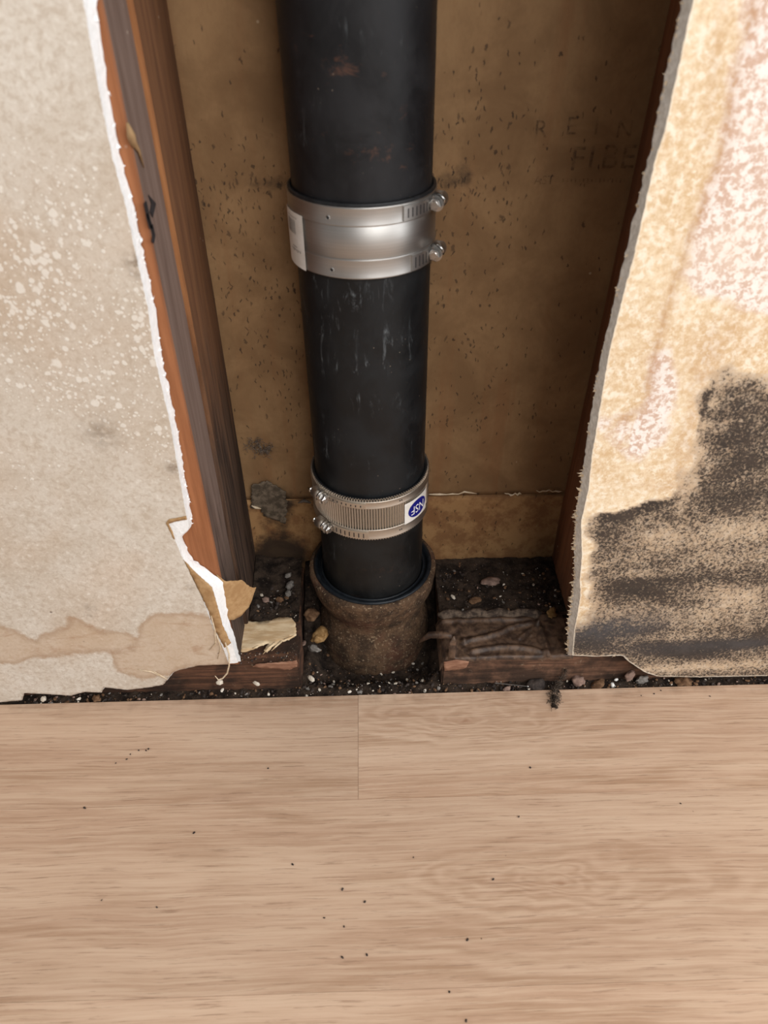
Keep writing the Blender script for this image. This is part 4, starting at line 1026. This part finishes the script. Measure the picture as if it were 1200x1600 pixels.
lump('rubble_stone', 'flat grey brown stone in the gap beside the white pebble', 934, 1071, 1, 0.007, 0.0085, STONES[6], 27, 0.45)
lump('rubble_stone', 'upright pinkish stone under the notch of the mouldy board', 984, 1056, 1, 0.009, 0.0058, STONES[0], 28, 1.0)
lump('rubble_stone', 'pale broken chip wedged under the mouldy board corner', 1003, 1062, 1, 0.008, 0.0050, STONES[3], 29, 0.9, jag=0.6)
lump('rubble_stone', 'dull pink stone at the foot of the right plate by the lint', 903, 1064, 1, 0.009, 0.0075, STONES[0], 30, 0.8)
lump('rubble_stone', 'brown crumbled lump furthest along the gap under the mouldy board', 1068, 1066, 1, 0.006, 0.0078, STONES[6], 31, 0.6, jag=0.6)
lump('rubble_stone', 'black lump in the gap just right of the bright screw', 838, 1070, 1, 0.008, 0.0085, STONES[4], 32, 0.8)
lump('rubble_stone', 'small pink pebble under the bright screw', 792, 1076, 1, 0.002, 0.0034, STONES[0], 33, 0.7)
lump('rubble_stone', 'pinkish flat stone half buried on the back right plate', 766, 908, 2, 0.0425, 0.0085, STONES[0], 34, 0.5)
lump('rubble_stone', 'round tan stone on the back right plate near the groove', 742, 938, 2, 0.0425, 0.0058, STONES[6], 35, 0.6)
lump('rubble_stone', 'tiny white chip left of the tan stone on the back right plate', 708, 933, 2, 0.0425, 0.0024, STONES[1], 36, 0.8)
lump('rubble_stone', 'brown lump in the corner of groove and red brown stud', 862, 958, 2, 0.0425, 0.0055, STONES[2], 37, 0.8, jag=0.5)
lump('rubble_stone', 'upright pale chip on the black dirt behind the torn paper', 453, 914, 2, 0.05, 0.0042, STONES[3], 38, 1.1, jag=0.5)
lump('rubble_stone', 'grey chip nearest the hub on the back left dirt', 450, 927, 2, 0.048, 0.0044, STONES[3], 39, 0.7, jag=0.5)
lump('rubble_stone', 'brownish grey stone just behind the torn paper tip', 437, 937, 2, 0.047, 0.0048, STONES[6], 40, 0.7)
lump('rubble_stone', 'pale chip at the dirt edge right of the pointed backing paper', 415, 937, 2, 0.047, 0.0042, STONES[0], 41, 0.6)
lump('rubble_stone', 'light grey crumb high on the back left dirt by the dark stud', 450, 899, 2, 0.056, 0.0040, STONES[3], 42, 0.6)
lump('rubble_stone', 'shell pale crumb in the gap below the hanging fibre', 343, 1066, 1, 0.004, 0.0034, STONES[1], 43, 0.6)
lump('rubble_stone', 'cream crumb in the gap right of the hanging fibre', 401, 1068, 1, 0.004, 0.0032, STONES[1], 44, 0.6)
lump('rubble_stone', 'pale chip in the gap below the left board near the photo edge', 68, 1092, 1, 0.002, 0.0034, STONES[1], 45, 0.7)
lump('rubble_stone', 'brown crumb in the gap below the stained left board', 150, 1091, 1, 0.003, 0.0042, STONES[6], 46, 0.6, jag=0.6)
lump('rubble_stone', 'tiny white bead in the gap right of the white pebble', 1039, 1071, 1, 0.005, 0.0018, STONES[5], 47, 0.9, jag=0.1)
lump('rubble_stone', 'tiny white crumb just above the white pebble', 963, 1062, 1, 0.009, 0.0018, STONES[5], 48, 0.9, jag=0.2)
# the ridge of dirt crust along the plate joint
cr_ = thing('dirt_crust', 'ridge of grey dirt crust along the joint of the right sole plates', 'dirt', tuple(at(2, 0.04, 780, 962)))
p = [at(2, 0.0405, 684+k*9.5, 960-k*0.12+2*math.sin(k*1.7)) for k in range(18)]
r = random.Random(2); obj('crust', tube(p, [0.002]+[0.0042+0.0022*r.random() for _ in range(16)]+[0.002], 10), m_simple('grey_dirt_crust', srgb(58, 48, 42), srgb(110, 94, 80), 160, 0.95, bs=0.9, bd=0.002), cr_)
# screw lying in the gap
sc = thing('loose_screw', 'thin bright threaded screw lying in the gap at the floor edge', 'screw', tuple(at(1, 0.004, 800, 1072)))
a, b = at(1, 0.0045, 773, 1067), at(1, 0.0045, 823, 1073)
a.z = max(a.z, 0.0010); b.z = max(b.z, -0.0005)
n = 60; obj('shank', tube([a.lerp(b, k/n) for k in range(n+1)], [0.00055 if k % 2 else 0.0010 for k in range(n+1)], 8), ZINC, sc, False)
obj('head', tube([b, b+(b-a).normalized()*0.0008, b+(b-a).normalized()*0.0014], [0.0012, 0.0022, 0.0021], 10), ZINC, sc)
# clump of lint hanging over the floor edge
ln = thing('lint_clump', 'dark fuzzy lint clump hanging over the floor edge below the right plate', 'lint', tuple(at(2, 0.0, 865, 1090)))
r = random.Random(8); parts = []
core = [at(1, 0.011, 884, 1048), at(1, 0.008, 878, 1060), at(1, 0.004, 872, 1070), at(2, 0.003, 868, 1079), at(2, 0.002, 866, 1090), at(2, 0.0015, 866, 1103)]
for i in range(150):
    k = r.randrange(len(core)-1); t = r.random(); c = core[k].lerp(core[k+1], t); w = (0.0018, 0.002, 0.0026, 0.0036, 0.0038)[k]
    q = []
    p0 = c+Vector((r.gauss(0, w*0.6), r.gauss(0, w*0.4), abs(r.gauss(0, w*0.4)))); d = Vector((r.gauss(0, 1), r.gauss(0, 1), r.gauss(0, 0.6))).normalized()
    for s in range(5):
        q.append(p0.copy()); d = (d+Vector((r.gauss(0, 0.5), r.gauss(0, 0.5), r.gauss(0, 0.4)))).normalized(); p0 = p0+d*w*0.7; p0.z = max(p0.z, 0.0008 if p0.y < YF else -0.002)
    parts.append(tube(q, 0.00028, 3))
o = obj('fuzz', join(parts), m_simple('dark_lint', srgb(66, 56, 48), srgb(104, 90, 78), 200, 0.95), ln); o['kind'] = 'stuff'
obj('matted_core', join([rock(core[k], (0.0014, 0.0018, 0.0022, 0.0026, 0.0034, 0.0030)[k], 60+k, 0.7, 2, 0.7) for k in range(6)]), DIRT, ln)
# cobweb tuft stuck at the back left corner
cb = thing('cobweb_tuft', 'grey fuzzy cobweb tuft on the back board beside the dark stud', 'cobweb', tuple(at(1, YB-0.004, 395, 700)))
parts = []
for i in range(110):
    bx = r.choice(((390, 697), (398, 690), (405, 697), (418, 702), (412, 705)))
    p0 = at(1, YB-0.003, bx[0]+r.gauss(0, 6), bx[1]+r.gauss(0, 5)); d = Vector((r.gauss(0, 1), r.gauss(0, 0.5), r.gauss(0, 1))).normalized(); q = []
    for s in range(5):
        q.append(p0.copy()); d = (d+Vector((r.gauss(0, 0.6), r.gauss(0, 0.3), r.gauss(0, 0.6)))).normalized(); p0 = p0+d*0.0016; p0.y = min(p0.y, YB-0.002)
    parts.append(tube(q, 0.00026, 3))
o = obj('fuzz', join(parts), LINT, cb); o['kind'] = 'stuff'
# specks of dirt lying on the planks
r = random.Random(17); sp_ = []
for a, b in [(132, 1261), (304, 1300), (158, 1408), (507, 1433), (535, 1390), (533, 1496), (732, 1467), (772, 1373), (568, 1410), (536, 1447), (575, 1490), (455, 1352), (645, 1338), (829, 1201), (811, 1274), (244, 1416), (702, 1548), (729, 1596), (420, 1200),
             (228, 1174), (215, 1173), (202, 1178), (200, 1185), (232, 1171), (180, 1193), (1000, 1085), (1109, 1087), (1021, 1082), (1033, 1080), (1065, 1257)]:
    sp_.append(rock(at(2, 0.0006, a+r.uniform(-2, 2), b+r.uniform(-2, 2)), 0.0007+0.0006*r.random(), int(a), 0.5, 1))
o = obj('crumbs', join(sp_), STONES[4], None, False); tag(o, 'dark crumbs scattered over the oak planks', 'crumbs', kind='stuff')
